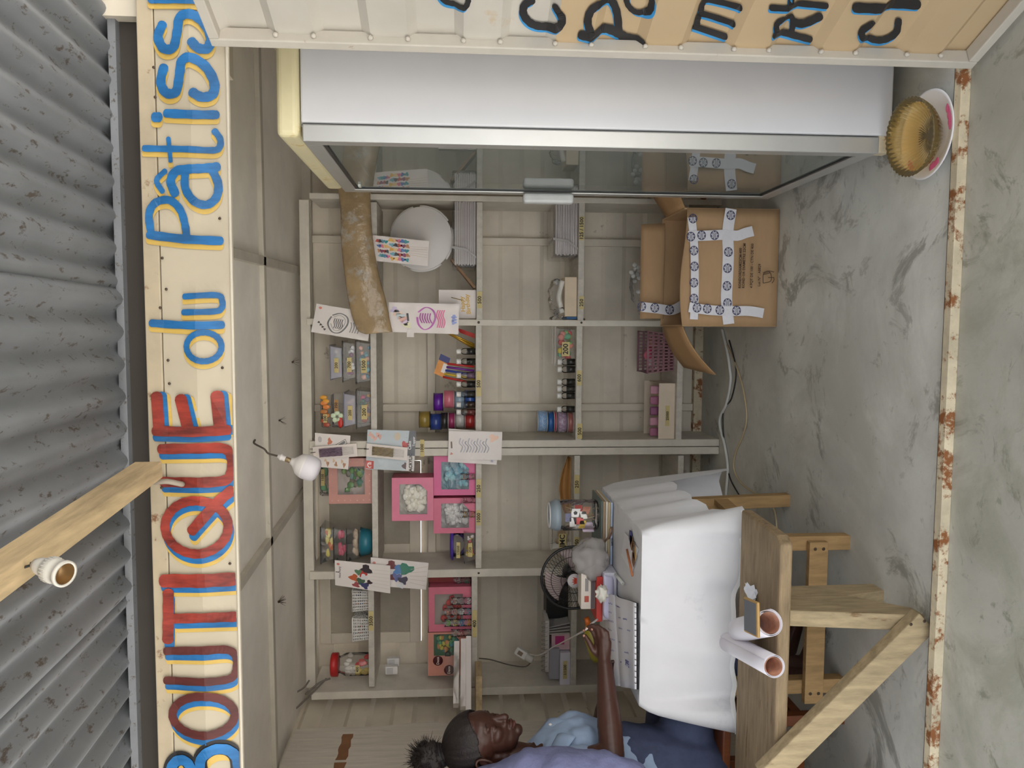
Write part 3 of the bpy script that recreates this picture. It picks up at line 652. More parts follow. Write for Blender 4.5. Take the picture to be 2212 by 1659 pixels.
b = B(); b.grid(lambda u,v: fl2[0].lerp(fl2[1],u).lerp(fl2[3].lerp(fl2[2],u),v), 3, 4, 0, True); obj('side_flap', b, card2, ct, solid=.005)
# printed packing tape
ptape = M('white_packing_tape', (232,230,236), .25, .04, 12, bump=.3, bscale=40)
pprint = C(70,70,104,.4)
def tape_run(pts, wd, stamps, lay=.012, dy=0):
    pl = lambda x, y: K(x, y, dy)-UY*(lay)
    b = B(); stroke2d(b, pts, wd, pl, n=4, ends=False); o = obj('packing_tape', b, ptape, ct)
    for (x, y) in stamps:
        b = B()
        pl2 = lambda X, Y_: K(X, Y_, dy)-UY*(lay+.0012)
        stroke2d(b, ell(x,y,8.5,9.5,12), 1.5, pl2, closed=True); stroke2d(b, ell(x,y,5.5,6.2,10), .7, pl2, closed=True)
        for k in range(7):
            a = math.pi*2*k/7; stroke2d(b, [(x+7*math.cos(a),y+8*math.sin(a)),(x+7.8*math.cos(a+.5),y+8.6*math.sin(a+.5))], 1.8, pl2, ends=False)
        for k in (-2,0,2): stroke2d(b, [(x+k,y-4.5),(x+k,y+4.5)], .9, pl2, ends=False)
        obj('tape_print', b, pprint, o)
tape_run([(1492,470),(1497,520),(1499,580),(1499,640),(1497,690)], 17, [(1497,542),(1498,576),(1497,611),(1497,645),(1495,473)])
tape_run([(1577,452),(1570,500),(1571,550),(1569,600),(1567,650),(1572,700)], 24, [(1576,466),(1571,545),(1569,580),(1568,618),(1569,655)], .0135)
tape_run([(1484,511),(1520,510),(1565,508),(1590,510),(1608,504),(1624,500)], 22, [(1490,512),(1513,509),(1541,509)], .015)
tape_run([(1486,664),(1530,670),(1580,672),(1615,672),(1646,677)], 21, [(1503,665),(1525,667),(1552,670),(1588,671)], .0165)
tape_run([(1383,663),(1420,667),(1450,670),(1478,655)], 21, [(1384,662),(1412,665),(1444,669)], .02, KD-.01)
b = B()
for s, x, y, h in (('RONDORDIAM22CM-400',1596,580,7),('ROND OR DIAMETRE 22CM',1604,575,7),('4 PQT DE 100 - CTN DE 400',1621,575,7),('Lot N° : A8829',1637,595,7)):
    hh = h*KY/FPX*.8; b = B(); textmesh(b, s, K(x,y)-UY*.0185, UX, UZ, hh); obj('printing', b, C(74,54,40,.7), ct)
b = B(); pl = lambda x, y: K(x, y)-UY*.0185
for s in ([(1645,612),(1645,594),(1650,590),(1658,588),(1662,594),(1662,606),(1656,610),(1645,612)],[(1664,612),(1668,606),(1668,600)],[(1656,600),(1668,600)],[(1645,590),(1655,586),(1668,588)],[(1645,594),(1660,590)]): stroke2d(b, s, 1.4, pl, n=4)
obj('food_safe_mark', b, C(74,54,40,.7), ct)
# ================================================================== goods on the shelves
ORD = ['first','second','third','fourth','fifth','sixth','seventh','eighth']
clear = film('clear_plastic', (235,238,240), .03, .06, .35, 18)
crinkle = film('crinkled_film', (240,240,242), .03, .10, .7, 22)
clearhard = film('clear_hard_plastic', (225,228,232), .06, .05, .1, 8)
whitecard = M('white_card', (236,228,224), .5, .03, 6)
def span(x0, x1, y0, y1, Y):
    xm_, ym = (x0+x1)/2, (y0+y1)/2
    return PY(xm_,y1,Y).x, PY(xm_,y0,Y).x, PY(x1,ym,Y).z, PY(x0,ym,Y).z
def label_on(par, p, ux, uz, wd, hh, s, th=.014, off=.0015, tm=None, im=None):
    n = UZ.cross(ux) if False else V3((0,-1,0))
    b = B(); c = V3(p)+n*off; b.obox(c, V3(ux)*wd/2, n*.0004, V3(uz)*hh/2); o = obj('price_tape', b, tm or tape, par)
    if s: b = B(); textmesh(b, s, c+n*.0012, ux, uz, th); obj('handwriting', b, im or ink, o)
    return o
# ---- small flavouring bottles with white caps
gl_ = film('bottle_glass', (230,226,214), .03, .03, 0)
def bottle(y, r, k, liq, label, grp, h=.100, rad=.0175, yoff=.03):
    x = PY(1200 if r == 3 else 1000, y, YS+yoff+rad).x; z = SH[(r,k)]+.0005; o = V3((x, YS+yoff+rad, z))
    t = thing('flavour_bottle', label, 'bottle', o, grp)
    b = B(); b.lathe([(0,0),(rad,.0),(rad,h*.60),(rad*.9,h*.68),(rad*.5,h*.74),(rad*.5,h*.80),(0,h*.80)], o, n=18); obj('glass', b, gl_, t)
    b = B(); b.lathe([(0,.002),(rad*.97,.002),(rad*.97,h*.46),(0,h*.46)], o, n=18); obj('liquid', b, liq, t)
    b = B(); b.lathe([(0,h*.76),(rad*.82,h*.76),(rad*.82,h*.98),(rad*.7,h),(0,h)], o, n=18); obj('cap', b, C(236,234,230,.4), t)
blk, ambr, prp, rdd = C(24,22,24,.2), C(54,30,20,.2), C(120,96,120,.2), C(120,50,50,.2)
for i, (y, lq, d_) in enumerate(((759,blk,'black'),(781,blk,'black'),(811,prp,'pale lilac'),(830,blk,'black'),(852,blk,'black'),(874,ambr,'dark brown'),(890,rdd,'reddish'))):
    bottle(y, 2, 1, lq, 'flavour bottle of %s liquid, %s from the carton side on the upper bottle shelf' % (d_, ORD[i]), 'white capped flavour bottles')
for i, y in enumerate((782,798,825,840,855,884)):
    bottle(y, 3, 1, blk, 'flavour bottle of black liquid, %s from the carton side on the lower bottle shelf' % ORD[i], 'white capped flavour bottles', .094, .0185)
# ---- ribbon spools, stacked flat
def satin(rgb): return M('satin_%d_%d_%d' % rgb, rgb, .28, .08, 30, stretch=(1,1,.1), bump=.05, spec=.7)
def spools(yc, dia, r, k, items, where, yoff=.05):
    z = SH[(r,k)]+.0005; s = (YS+yoff)/FPX*1.0
    x = PY(1000 if r == 2 else 1190, yc, YS+yoff).x
    for i, (hpx, rgb, nm, dxp, lace) in enumerate(items):
        h = hpx*s; R_ = dia/2*s; o = V3((x+dxp*s, YS+yoff+R_, z)); 
        t = thing('ribbon_spool', '%s ribbon spool, %s' % (nm, where), 'ribbon', o, 'ribbon spools on the shelves')
        b = B(); b.lathe([(.012,.003),(R_*.96,.003),(R_*.96,h-.003),(.012,h-.003)], o, n=32); rb = obj('ribbon', b, satin(rgb), t)
        for zz in (0,h-.003):
            b = B(); b.lathe([(.008,zz),(R_,zz),(R_,zz+.003),(.008,zz+.003)], o, n=32); obj('flange', b, C(40,36,40,.4) if rgb[0] < 120 or i % 2 else C(190,186,180,.4), t)
        if lace:
            for j in range(14):
                a = math.pi*(1.02+.96*j/13); c0 = o+V3((math.cos(a)*R_*.965, math.sin(a)*R_*.965, h*.5+(h*.16 if j % 2 else -h*.16))); u = V3((-math.sin(a), math.cos(a), 0))
                b = B(); b.tube([c0+u*.005*math.cos(g)+UZ*.006*math.sin(g) for g in (0,1,2,3,4,5)], .0009, 4); obj('lace_motif', b, C(224,226,236,.5), rb)
        z += h+.0005
spools(911, 37, 2, 1, [(23,(158,44,44),'red',0,0),(20,(186,182,180),'silver',2,0),(16,(150,44,92),'magenta',0,0),(14,(44,42,44),'black',0,0),(24,(40,62,132),'navy blue',-2,0),(24,(150,126,60),'gold',3,0)], 'in the taller stack of the upper ribbon pile')
spools(866, 40, 2, 1, [(23,(44,76,150),'bright blue',2,0),(22,(140,160,180),'grey blue',0,0),(24,(206,112,130),'pink',2,0),(21,(98,30,152),'purple',-4,0)], 'in the shorter stack of the upper ribbon pile')
spools(914, 47, 3, 1, [(14,(160,98,92),'dusty pink',-1,0),(23,(164,138,162),'lilac lace',0,1),(6,(176,36,76),'thin crimson',1,0),(14,(38,92,162),'royal blue',0,0),(22,(136,172,214),'pale blue lace',2,1)], 'in the ribbon pile of the lower bottle shelf', .05)
# ---- hanging cards and packs
def hang(corners, Y, label, cat='card pack', name='hanging_card', filmed=True, base=None, th=.003):
    pts = [PY(x, y, Y) for (x, y) in corners]            # order: (x small,y small) upright top right ... clockwise in the picture
    c = sum(pts, V3((0,0,0)))/4
    t = thing(name, label, cat, V3((c.x, Y, min(p.z for p in pts))))
    b = B(); b.prism(pts, UY*th); obj('card', b, base or whitecard, t)
    if filmed:
        b = B(); k = 1.02; q = [c+(p-c)*k for p in pts]
        b.grid(lambda u, v: q[0].lerp(q[1],u).lerp(q[3].lerp(q[2],u),v)-UY*(.004+.0035*math.sin(u*17+v*5)*math.sin(v*11)), 14, 10, 0, True); obj('sleeve', b, crinkle, t)
    def at(u, v, lay=1): return pts[0].lerp(pts[1],u).lerp(pts[3].lerp(pts[2],u),v)-UY*(.0006*lay)
    return t, at
def motif(t, at, u, v, r, rgb, kind=0, sd=0, lay=1):
    b = B(); n = 12; pts = []
    for i in range(n):
        a = 2*math.pi*i/n; q = r*(1+.28*math.sin(a*3+sd)+.12*math.sin(a*5+sd*2)) if kind == 0 else r
        pts.append(at(u+q*math.cos(a)*.62, v+q*math.sin(a), lay))
    b.poly(pts); obj('printed_motif', b, C(*rgb,.45), t)
def line(t, at, pts, wd, rgb, name='printed_line', lay=1.5, mt=None):
    b = B(); stroke2d(b, pts, wd, lambda u, v: at(u, v, lay), n=5); obj(name, b, mt or C(*rgb,.4), t)
def badge_hdr(t, at, u=.05, v=.15, rgb=(222,120,96)): motif(t, at, u, v, .045, rgb, 1)
# stick toppers with party pictures
PAL = [(214,84,70),(240,190,80),(70,120,190),(60,60,70),(200,140,90),(230,120,150),(120,180,200),(150,60,110),(250,214,150),(40,160,170)]
t, at = hang([(796,507),(927,521),(924,575),(806,563)], YS-.02, 'white card of small colourful party picks, nearest the fridge glass')
badge_hdr(t, at, .04, .2)
for i in range(16): motif(t, at, .14+.045*(i%4)+.01*(i//4%2), .20+.19*(i//4), .062, PAL[i*3%10], 0, i)
for i in range(25): motif(t, at, .36+.065*(i%5)+.012*(i//5%2), .12+.18*(i//5), .068, PAL[(i*7+1)%10], 0, i*2, 1.5)
for i in range(5): line(t, at, [(.66,.30+.08*i),(.98,.26+.10*i)], .012, (214,196,170), 'stick')
t, at = hang([(684,656),(803,676),(795,737),(672,717)], YS-.02, 'white card with silver outlined celebration topper beside the kraft roll')
badge_hdr(t, at, .08, .12)
line(t, at, [(.32,.30),(.45,.20),(.58,.30),(.60,.55),(.50,.85),(.36,.88),(.26,.62),(.30,.36)], .030, (110,110,112))
line(t, at, [(.34,.36),(.45,.27),(.54,.36),(.55,.55),(.47,.78),(.38,.80),(.31,.60)], .016, (170,168,168))
for i in range(5): line(t, at, [(.37+.035*i,.40),(.36+.035*i,.52),(.38+.035*i,.64),(.37+.03*i,.74)], .016, (90,90,94))
for i in range(4): line(t, at, [(.66+.045*i,.45),(.68+.045*i,.6),(.66+.045*i,.8)], .02, (150,148,148))
for i in range(4): motif(t, at, .10+.04*i, .62+.07*i, .035, (60,60,62), 0, i)
t, at = hang([(840,653),(992,657),(990,722),(842,717)], YS-.025, 'glossy pack of pink and purple glitter toppers hung on the shelf post')
for i in range(6): motif(t, at, .08+.035*i, .25+.10*i, .10, [(214,200,226),(246,214,190),(206,222,226),(236,190,176),(226,206,236),(240,236,200)][i], 0, i)
line(t, at, [(.42,.30),(.52,.14),(.62,.22),(.66,.48),(.60,.78),(.50,.88),(.42,.72),(.40,.48)], .030, (190,84,180))
for i in range(5): line(t, at, [(.45+.035*i,.34),(.44+.035*i,.5),(.47+.035*i,.66)], .020, (176,60,160))
for i in range(4): line(t, at, [(.70+.03*i,.22),(.68+.03*i,.40),(.71+.03*i,.60),(.69+.03*i,.80)], .020, (226,110,160))
for i in range(3): motif(t, at, .93, .42+.1*i, .06, (150,164,222), 0, i)
line(t, at, [(.26,.36),(.27,.60)], .03, (40,40,44), 'hang_clip')
b = B(); c = at(.30,1.02,6); b.obox(c, UX*.020, UY*.0008, UZ*.018); tg = obj('barcode_tag', b, whitecard, t)
t, at = hang([(680,935),(757,941),(752,1014),(682,1008)], YS-.018, 'white sheet of small brown and gold figures pinned to the double post', filmed=False)
for i in range(4): motif(t, at, .12+.25*i, .88, .07, (186,140,110), 0, i*3); 
for i in range(3): motif(t, at, .3+.25*i, .78, .055, (222,190,160), 0, i)
motif(t, at, .14, .18, .09, (200,196,196), 1); motif(t, at, .42, .22, .10, (214,130,100), 0, 1)
for s in ([(.60,.30),(.86,.12)],[(.66,.40),(.92,.24)],[(.60,.30),(.66,.40)],[(.86,.12),(.92,.24)]): line(t, at, s, .012, (70,70,72))
line(t, at, [(.70,.31),(.84,.20)], .07, (130,130,132))
def candles(corners, Y, col, nm):
    t, at = hang(corners, Y, 'blister pack of %s twisted candles on the double post' % nm, 'candle pack', 'candle_pack', False, M('blister_card',(236,224,218),.4,.03,5), .006)
    for i in range(8):
        v = .20+.085*i; b = B(); P0 = [at(.14+.52*j/10, v+.012*math.sin(j*2.2+i), 10) for j in range(11)]; b.tube(P0, .0022, 6); cd_ = obj('candle', b, col, t)
        b = B(); b.tube([at(.66,v,9), at(.92,.26+.07*i,9)], .0011, 5); obj('holder_pick', b, C(244,240,236,.5), cd_)
    b = B(); q = [at(.08,.10,14), at(.96,.10,14), at(.96,.92,14), at(.08,.92,14)]; b.grid(lambda u,v: q[0].lerp(q[1],u).lerp(q[3].lerp(q[2],u),v)-UY*.002*math.sin(u*3.1)*math.sin(v*3.1), 8, 5); obj('blister', b, clear, t)
    b = B(); b.tube([at(-.06,.45,2), at(.06,.40,8)], .0018, 6); obj('hook', b, C(50,46,44), t)
candles([(675,966),(770,958),(773,986),(678,993)], YS-.036, M('purple_foil',(120,84,122),.25,.15,30,metal=.5), 'purple')
t, at = hang([(794,928),(899,931),(894,1018),(790,1013)], YS-.018, 'large silver blue pack lettered ACRYLIC Cake Topper', base=M('silver_blue_card',(196,206,212),.35,.03,5))
b = B(); b.poly([at(.86,-.0,2),at(1,.0,2),at(1,.62,2),at(.84,.62,2)]); obj('dark_panel', b, C(96,96,104,.4), t)
b = B(); b.poly([at(.84,.62,2),at(1,.62,2),at(.99,1,2),at(.83,1,2)]); obj('white_panel', b, C(232,224,220,.4), t)
b = B(); b.poly([at(0,.78,2),at(.16,.79,2),at(.16,.99,2),at(0,.98,2)]); rp = obj('red_panel', b, C(206,52,40,.4), t)
line(t, at, [(.05,.84),(.04,.90),(.07,.95),(.11,.94)], .022, (250,240,236), lay=4); line(t, at, [(.07,.82),(.07,.88)], .018, (250,240,236), lay=4); line(t, at, [(.10,.82),(.10,.88)], .018, (250,240,236), lay=4)
for s, u, v, h, cc in (('ACRYLIC',.925,.78,.017,ink),('Cake',.885,.36,.016,C(240,240,240)),('Topper',.965,.26,.012,C(240,240,240))):
    b = B(); textmesh(b, s, at(u,v,5), UX, UZ, h); obj('lettering', b, cc, t)
for i in range(5): motif(t, at, .06+.05*i, .12+.05*(i%3), .06, (232,180,166), 0, i)
motif(t, at, .78, .36, .10, (196,60,56), 0, 2); motif(t, at, .80, .88, .08, (80,40,42), 0, 5); motif(t, at, .62, .15, .10, (214,196,172), 1)
candles([(792,958),(881,967),(879,995),(791,986)], YS-.036, M('gold_foil',(150,124,66),.25,.15,30,metal=.5), 'gold')
t, at = hang([(969,926),(1074,933),(1073,1004),(968,998)], YS-.014, 'pale pink topper pack half hidden under another on the double post')
for i in range(4): motif(t, at, .9, .9-.05*i, .04, (190,186,206), 0, i)
t, at = hang([(970,931),(1085,933),(1083,994),(968,992)], YS-.030, 'pale pink film pack of silver glitter toppers on the double post')
for i in range(10): line(t, at, [(.22+.055*i,.25+.05*(i%3)),(.20+.055*i,.42),(.26+.055*i,.55+.03*(i%2)),(.23+.055*i,.74)], .022, ((176,176,186),(196,190,204),(150,150,160))[i%3])
motif(t, at, .84, .22, .13, (246,204,180), 0, 2); line(t, at, [(.05,.38),(.06,.60)], .03, (96,60,46), 'hang_clip'); motif(t, at, .06,.80,.04,(200,120,100),0,1)
t, at = hang([(801,1204),(926,1216),(920,1274),(800,1264)], YS-.018, 'white card of picks with blue, green and maroon shapes on the middle post')
badge_hdr(t, at, .06, .18, (214,130,120))
for i,(u,v,r,cc) in enumerate(((.36,.22,.16,(126,50,56)),(.50,.36,.17,(86,140,200)),(.62,.30,.20,(60,140,116)),(.46,.62,.14,(110,116,170)),(.58,.72,.14,(60,52,80)),(.54,.92,.10,(230,230,232)),(.36,.66,.10,(120,44,50)))): motif(t, at, u, v, r, cc, 0, i, 1+.2*i)
for i in range(5): line(t, at, [(.70,.30+.12*i),(.98,.14+.18*i)], .014, (214,200,186), 'stick')
t, at = hang([(723,1210),(843,1222),(843,1282),(724,1264)], YS-.036, 'white card of picks with dark, red and orange shapes on the middle post', filmed=False)
badge_hdr(t, at, .06, .14, (214,130,120))
for i,(u,v,r,cc) in enumerate(((.56,.24,.17,(52,38,44)),(.50,.42,.12,(190,58,52)),(.42,.36,.10,(90,130,96)),(.34,.60,.13,(200,96,52)),(.52,.52,.10,(226,222,224)),(.46,.70,.12,(70,100,76)),(.54,.84,.12,(60,66,112)),(.38,.86,.10,(168,80,84)),(.62,.70,.08,(60,40,46)))): motif(t, at, u, v, r, cc, 0, i*1.7, 1+.2*i)
for i in range(6): line(t, at, [(.66,.22+.12*i),(.98,.20+.13*i)], .014, (222,212,200), 'stick')
line(t, at, [(.02,.46),(.07,.46)], .03, (50,46,46), 'hang_clip')
b = B(); textmesh(b, 'Nice Party', at(.09,.45,4), UX, UZ, .010); obj('lettering', b, C(150,140,150), t)
# ---- kraft roll in plastic hanging over the upper shelf by the fridge
L_ = [(728,392),(735,450),(737,520),(745,600),(757,670),(772,712),(790,722)]
R_ = [(800,392),(801,450),(806,520),(818,590),(834,650),(842,690),(848,717)]
b = B(); n = 20; vs = []; fs = []; Lp = smooth_path([(a,c,0) for a,c in L_],5); Rp = smooth_path([(a,c,0) for a,c in R_],5); m_ = len(Lp)
for i in range(m_):
    dp = .034-.018*i/(m_-1)
    for k in range(n):
        a = 2*math.pi*k/n; u = .5-.5*math.cos(a); x = Lp[i].x+(Rp[i].x-Lp[i].x)*u; y = Lp[i].y+(Rp[i].y-Lp[i].y)*u
        p = PY(x, y, YS-.085); vs.append(p+UY*(dp*math.sin(a)+.006*noise.noise(p*22)))
for i in range(m_-1):
    for k in range(n): fs.append((i*n+k, i*n+(k+1)%n, (i+1)*n+(k+1)%n, (i+1)*n+k))
b.add(vs, fs+[[(m_-1)*n+k for k in range(n)], [k for k in range(n-1,-1,-1)]], 0, True)
kr = ones('kraft_paper_roll', b, M('kraft_in_plastic', (166,142,108), .22, .20, 7, bump=.9, bscale=16, dirt=(172,166,156), dthr=.52, dscale=5), 'big kraft paper roll in crumpled plastic drooping over the top shelf', 'paper roll')
# ---- fridge-side bay
def boards(x0, x1, y0, y1, r, n, label):
    X0, X1, Z0, Z1 = span(x0,x1,y0,y1,YS+.02); z = SH[(r,0)]; th = (Z1-z)/n
    t = thing('cake_board_stack', label, 'cake boards', ((X0+X1)/2, YS+.12, z), 'stacks of cake boards')
    for i in range(n):
        o_ = .004*math.sin(i*2.3); b = B(); b.box((X0+o_,YS+.02+.003*math.cos(i*1.9),z+i*th+.0005),(X1+o_,YS+.26,z+i*th+th*.72)); obj('cake_board', b, C(232,226,224,.45) if i % 2 else C(208,196,190,.5), t)
    b = B(); b.box((X0-.014,YS+.008,z+.001),(X1+.008,YS+.275,Z1+.012)); obj('plastic_wrap', b, clear, t, bev=.008)
    c = X0+(X1-X0)*.18
    b = B(); pts = [V3((c-.02,YS+.006,z+.002)), V3((c+.02,YS+.004,z+(Z1-z)*.5)), V3((c+.03,YS+.006,Z1+.013)), V3((c+.03,YS+.2,Z1+.014))]; 
    for i in range(3): b.add([pts[i]-UX*.006,pts[i]+UX*.006,pts[i+1]+UX*.006,pts[i+1]-UX*.006],[(0,1,2,3)])
    obj('strap', b, C(176,172,170,.5), t, solid=.001)
boards(982,1031,436,572,2,20,'wrapped stack of thin white cake boards with grey strap beside the round lid')
boards(1200,1243,436,550,3,18,'wrapped stack of thin white cake boards with strap by the fridge handle')
z = SH[(2,0)]; cpt = PY(915,516,YS+.10); R = PY(915,443,YS+.10).x-cpt.x
t = thing('round_lid', 'large round white plastic lid standing on edge on the second shelf', 'lid', V3((cpt.x, YS+.1, z)))
ax = V3((0,-.98,.18)).normalized(); cpt = V3((cpt.x, YS+.10, max(cpt.z, z+.112+R)))
b = B(); b.lathe([(0,.012),(R*.93,.012),(R*.95,.008),(R*.95,-.012),(R*.93,-.012),(0,-.010)], cpt, ax, 48); obj('disc', b, M('lid_white',(222,218,216),.45,.04,3), t)
for k in range(5):
    b = B(); ux = ax.orthogonal().normalized(); uy = ax.cross(ux); pts = []
    a0, a1 = k*2*math.pi/5+.1, (k+1)*2*math.pi/5-.12
    for j in range(9):
        a = a0+(a1-a0)*j/8; pts.append(cpt+(ux*math.cos(a)+uy*math.sin(a))*R*.955-ax*.002)
    b.tube(pts, .0075, 6); obj('rim_lug', b, MATS['lid_white'], t)
a0, a1, a2 = PY(975,560,YS+.06), PY(1031,622,YS+.06), None
b = B(); d = (V3((a1.x,0,z+.01))-V3((a0.x,0,a0.z))).normalized(); b.bar(V3((a0.x,YS+.10,a0.z)), V3((a1.x,YS+.10,z+.008)), UY*.06, d.cross(UY)*.006); ones('brown_board', b, C(142,110,80,.7), 'narrow brown board leaning beside the wrapped cake boards', 'board')
X0,X1,Z0,Z1 = span(950,1031,626,688,YS+.05); zz = z+.001
t = thing('birthday_card_box', 'white box with gold script topper at the end of second shelf', 'topper box', ((X0+X1)/2,YS+.07,zz))
b = B(); b.box((X0,YS+.05,zz),(X1,YS+.09,zz+(Z1-Z0))); obj('box', b, whitecard, t, bev=.002)
gold = M('gold_script', (156,122,52), .3, .1, 20, metal=.5)
for s, dz in (('Happy',.36),('Birthday',.22)):
    b = B(); textmesh(b, s, V3(((X0+X1)/2, YS+.0485, zz+(Z1-Z0)*dz)), UX+UZ*.12, UZ, .022); obj('script_lettering', b, gold, t)
b = B(); b.tube([V3(((X0+X1)/2+.02,YS+.048,zz+.07)), V3(((X0+X1)/2+.035,YS+.048,zz+.13))], .002, 6); obj('topper_stick', b, gold, t)
# bundle of a cream box and paper cups in a clear bag, third shelf
z3 = SH[(3,0)]+.001; X0,X1,Z0,Z1 = span(1222,1248,598,684,YS+.03)
t = thing('cream_box_bundle', 'cream cardboard box with blue end under a clear bag on third shelf', 'box', ((X0+X1)/2,YS+.1,z3))
b = B(); b.box((X0,YS+.03,z3),(X1,YS+.2,z3+.065)); obj('box', b, C(222,204,178,.7), t, bev=.004)
b = B(); b.box((X0-.014,YS+.032,z3),(X0-.001,YS+.19,z3+.055)); obj('blue_end', b, C(48,104,160,.5), t, bev=.003)
b = B(); b.tube(smooth_path([V3((X0+.02,YS+.05,z3+.075)),V3(((X0+X1)/2,YS+.05,z3+.092)),V3((X1-.02,YS+.05,z3+.075))]), .014, 10); obj('paper_cups', b, C(232,228,220,.6), t)
b = B(); b.ball(((X0+X1)/2,YS+.08,z3+.10), .075, 18, sq=(1.25,.7,.62), jit=.35, seed=3); obj('clear_bag', b, crinkle, t)
b = B(); b.ball((X0+.02,YS+.04,z3+.085), .03, 12, sq=(1,.7,1), jit=.5, seed=5); b.tube([V3((X0+.01,YS+.03,z3+.10)),V3((X0-.02,YS+.02,z3+.135))], [.005,.018], 8); obj('bag_knot', b, crinkle, t)
# clear bag of white balls behind the carton
z4 = SH[(4,0)]; t = thing('bag_of_balls', 'clear bag of white foam balls on the lowest shelf behind the carton', 'bag', (PY(1380,600,YS+.1).x, YS+.1, z4+.001))
b0 = PY(1372,590,YS+.08)
for i,(x,y) in enumerate(((1371,572),(1373,581),(1364,588),(1376,592),(1368,596),(1371,607),(1380,578),(1381,600),(1379,630),(1390,585),(1390,605),(1388,618))):
    p = PY(x,y,YS+.09+.02*(i%2)); b = B(); b.ball(p, .013, 12); obj('foam_ball', b, C(240,240,238,.6), t)
b = B(); b.ball(PY(1392,622,YS+.10), .10, 18, sq=(1.3,.55,.8), jit=.3, seed=8); obj('clear_bag', b, crinkle, t)
b = B(); b.box((b0.x-.14,YS+.06,z4+.001),(b0.x+.08,YS+.18,PY(1398,600,YS+.1).z)); obj('pack_below', b, C(214,210,206,.6), t, bev=.01)
# ---- second bay: clear boxes of decorations, stacked
def clearbox(x0, x1, y0, y1, z0, Y, depth, s, cols, nm, label, tint=None, lidc=None, ht=None):
    X0,X1,Z0,Z1 = span(x0,x1,y0,y1,Y); h = ht or (Z1-Z0)
    t = thing('clear_box', label, 'clear box', ((X0+X1)/2,Y+depth/2,z0), 'clear boxes of sugar decorations')
    b = B(); tp = .012
    b.add([(X0+tp,Y+tp,z0),(X1-tp,Y+tp,z0),(X1-tp,Y+depth-tp,z0),(X0+tp,Y+depth-tp,z0),(X0,Y,z0+h*.9),(X1,Y,z0+h*.9),(X1,Y+depth,z0+h*.9),(X0,Y+depth,z0+h*.9)], [(0,3,2,1),(0,1,5,4),(1,2,6,5),(2,3,7,6),(3,0,4,7)]); obj('tub', b, tint or clearhard, t, bev=.004)
    b = B(); b.box((X0-.006,Y-.006,z0+h*.9),(X1+.006,Y+depth+.006,z0+h-.0006)); obj('lid', b, lidc or clearhard, t, bev=.003)
    rnd = random.Random(nm); 
    for i in range(22):
        c_ = cols[i % len(cols)]; rr = h*rnd.uniform(.12,.20); px_, py_ = rnd.uniform(X0+.03,X1-.03), Y+.024+rnd.random()*.03; b = B(); b.ball((px_,py_,z0+.004+rr+rnd.random()*max(.001,h*.78-2*rr)), rr, 8, jit=.3, seed=i); obj('decoration', b, C(*c_,.5), t)
    if s: label_on(t, V3((X0+(X1-X0)*.42, Y-.002, z0+h*.45)), UX, UZ, .075, h*.36, s, h*.24)
    return z0+h
Y1 = YS+.035; z = SH[(1,1)]+.001
lil = film('lilac_plastic', (206,204,226), .35, .15, .1, 8)
z = clearbox(766,800,737,828,z,Y1,.2,'1500',[(90,160,176),(120,190,200),(226,170,150),(70,140,160)],'a','clear box of turquoise decorations at the bottom of its stack, tape marked 1500')
z = clearbox(736,765,738,824,z,Y1+.004,.19,'700',[(236,234,236),(60,56,62),(226,226,230),(150,90,130)],'b','clear box of white and black decorations in middle of its stack, tape marked 700')
z = clearbox(708,735,747,820,z,Y1+.008,.18,'200',[(150,200,150),(232,222,206),(190,110,130)],'c','lilac lidded clear box on top of its stack beside the silver outlined card', lil, lil)
z = SH[(1,1)]+.001
z = clearbox(769,803,842,925,z,Y1,.2,'200',[(190,60,110),(60,110,90),(200,150,70),(180,90,60),(90,70,110)],'d','clear box of mixed coloured decorations at the bottom of butterfly stack')
z = clearbox(741,768,850,922,z,Y1+.004,.19,'200',[(226,200,176),(214,180,150),(232,214,196)],'e','lilac clear box of peach decorations under the flower bag', lil, lil)
X0,X1,Z0,Z1 = span(712,740,852,925,Y1)
t = thing('flower_sticker_bag', 'clear bag with a white and red flower shape, tape marked 350', 'bag', ((X0+X1)/2,Y1+.05,z)); h=Z1-Z0
b = B(); b.box((X0,Y1+.01,z),(X1,Y1+.10,z+h)); obj('bag', b, clear, t, bev=.012)
for i in range(5):
    a = i*1.26; b = B(); b.ball(((X0+X1)/2-.03+.020*math.cos(a),Y1+.012,z+h*.5+.020*math.sin(a)), .014, 10, sq=(1,.3,1)); obj('petal', b, C(216,232,200,.4), t)
b = B(); b.ball(((X0+X1)/2-.06,Y1+.012,z+h*.25), .018, 10, sq=(1.6,.3,.8), jit=.3); obj('red_petal', b, C(206,54,46,.4), t)
label_on(t, V3(((X0+X1)/2+.03,Y1+.008,z+h*.55)), UX, UZ, .06, .022, '350', .015, tm=C(176,132,82,.6)); z += h+.0005
X0,X1,Z0,Z1 = span(689,712,856,925,Y1); h=Z1-Z0
t = thing('butterfly_bag', 'clear bag with orange and brown butterfly shapes on top of its stack', 'bag', ((X0+X1)/2,Y1+.05,z))
b = B(); b.box((X0,Y1+.015,z),(X1,Y1+.09,z+h)); obj('bag', b, clear, t, bev=.01)
for i,(u,cc) in enumerate(((.90,(240,170,60)),(.72,(232,140,70)),(.45,(190,120,60)),(.16,(176,86,64)))):
    for s in (-1,1): 
        b = B(); b.ball((X0+(X1-X0)*u+s*.010,Y1+.012,z+h*.5+.006*s), .016, 10, sq=(.8,.25,1.2), jit=.25, seed=i); obj('butterfly_wing', b, C(*cc,.35), t)
label_on(t, V3((X0+(X1-X0)*.30,Y1+.010,z+h*.5)), UX, UZ, .045, .02, '200', .014)
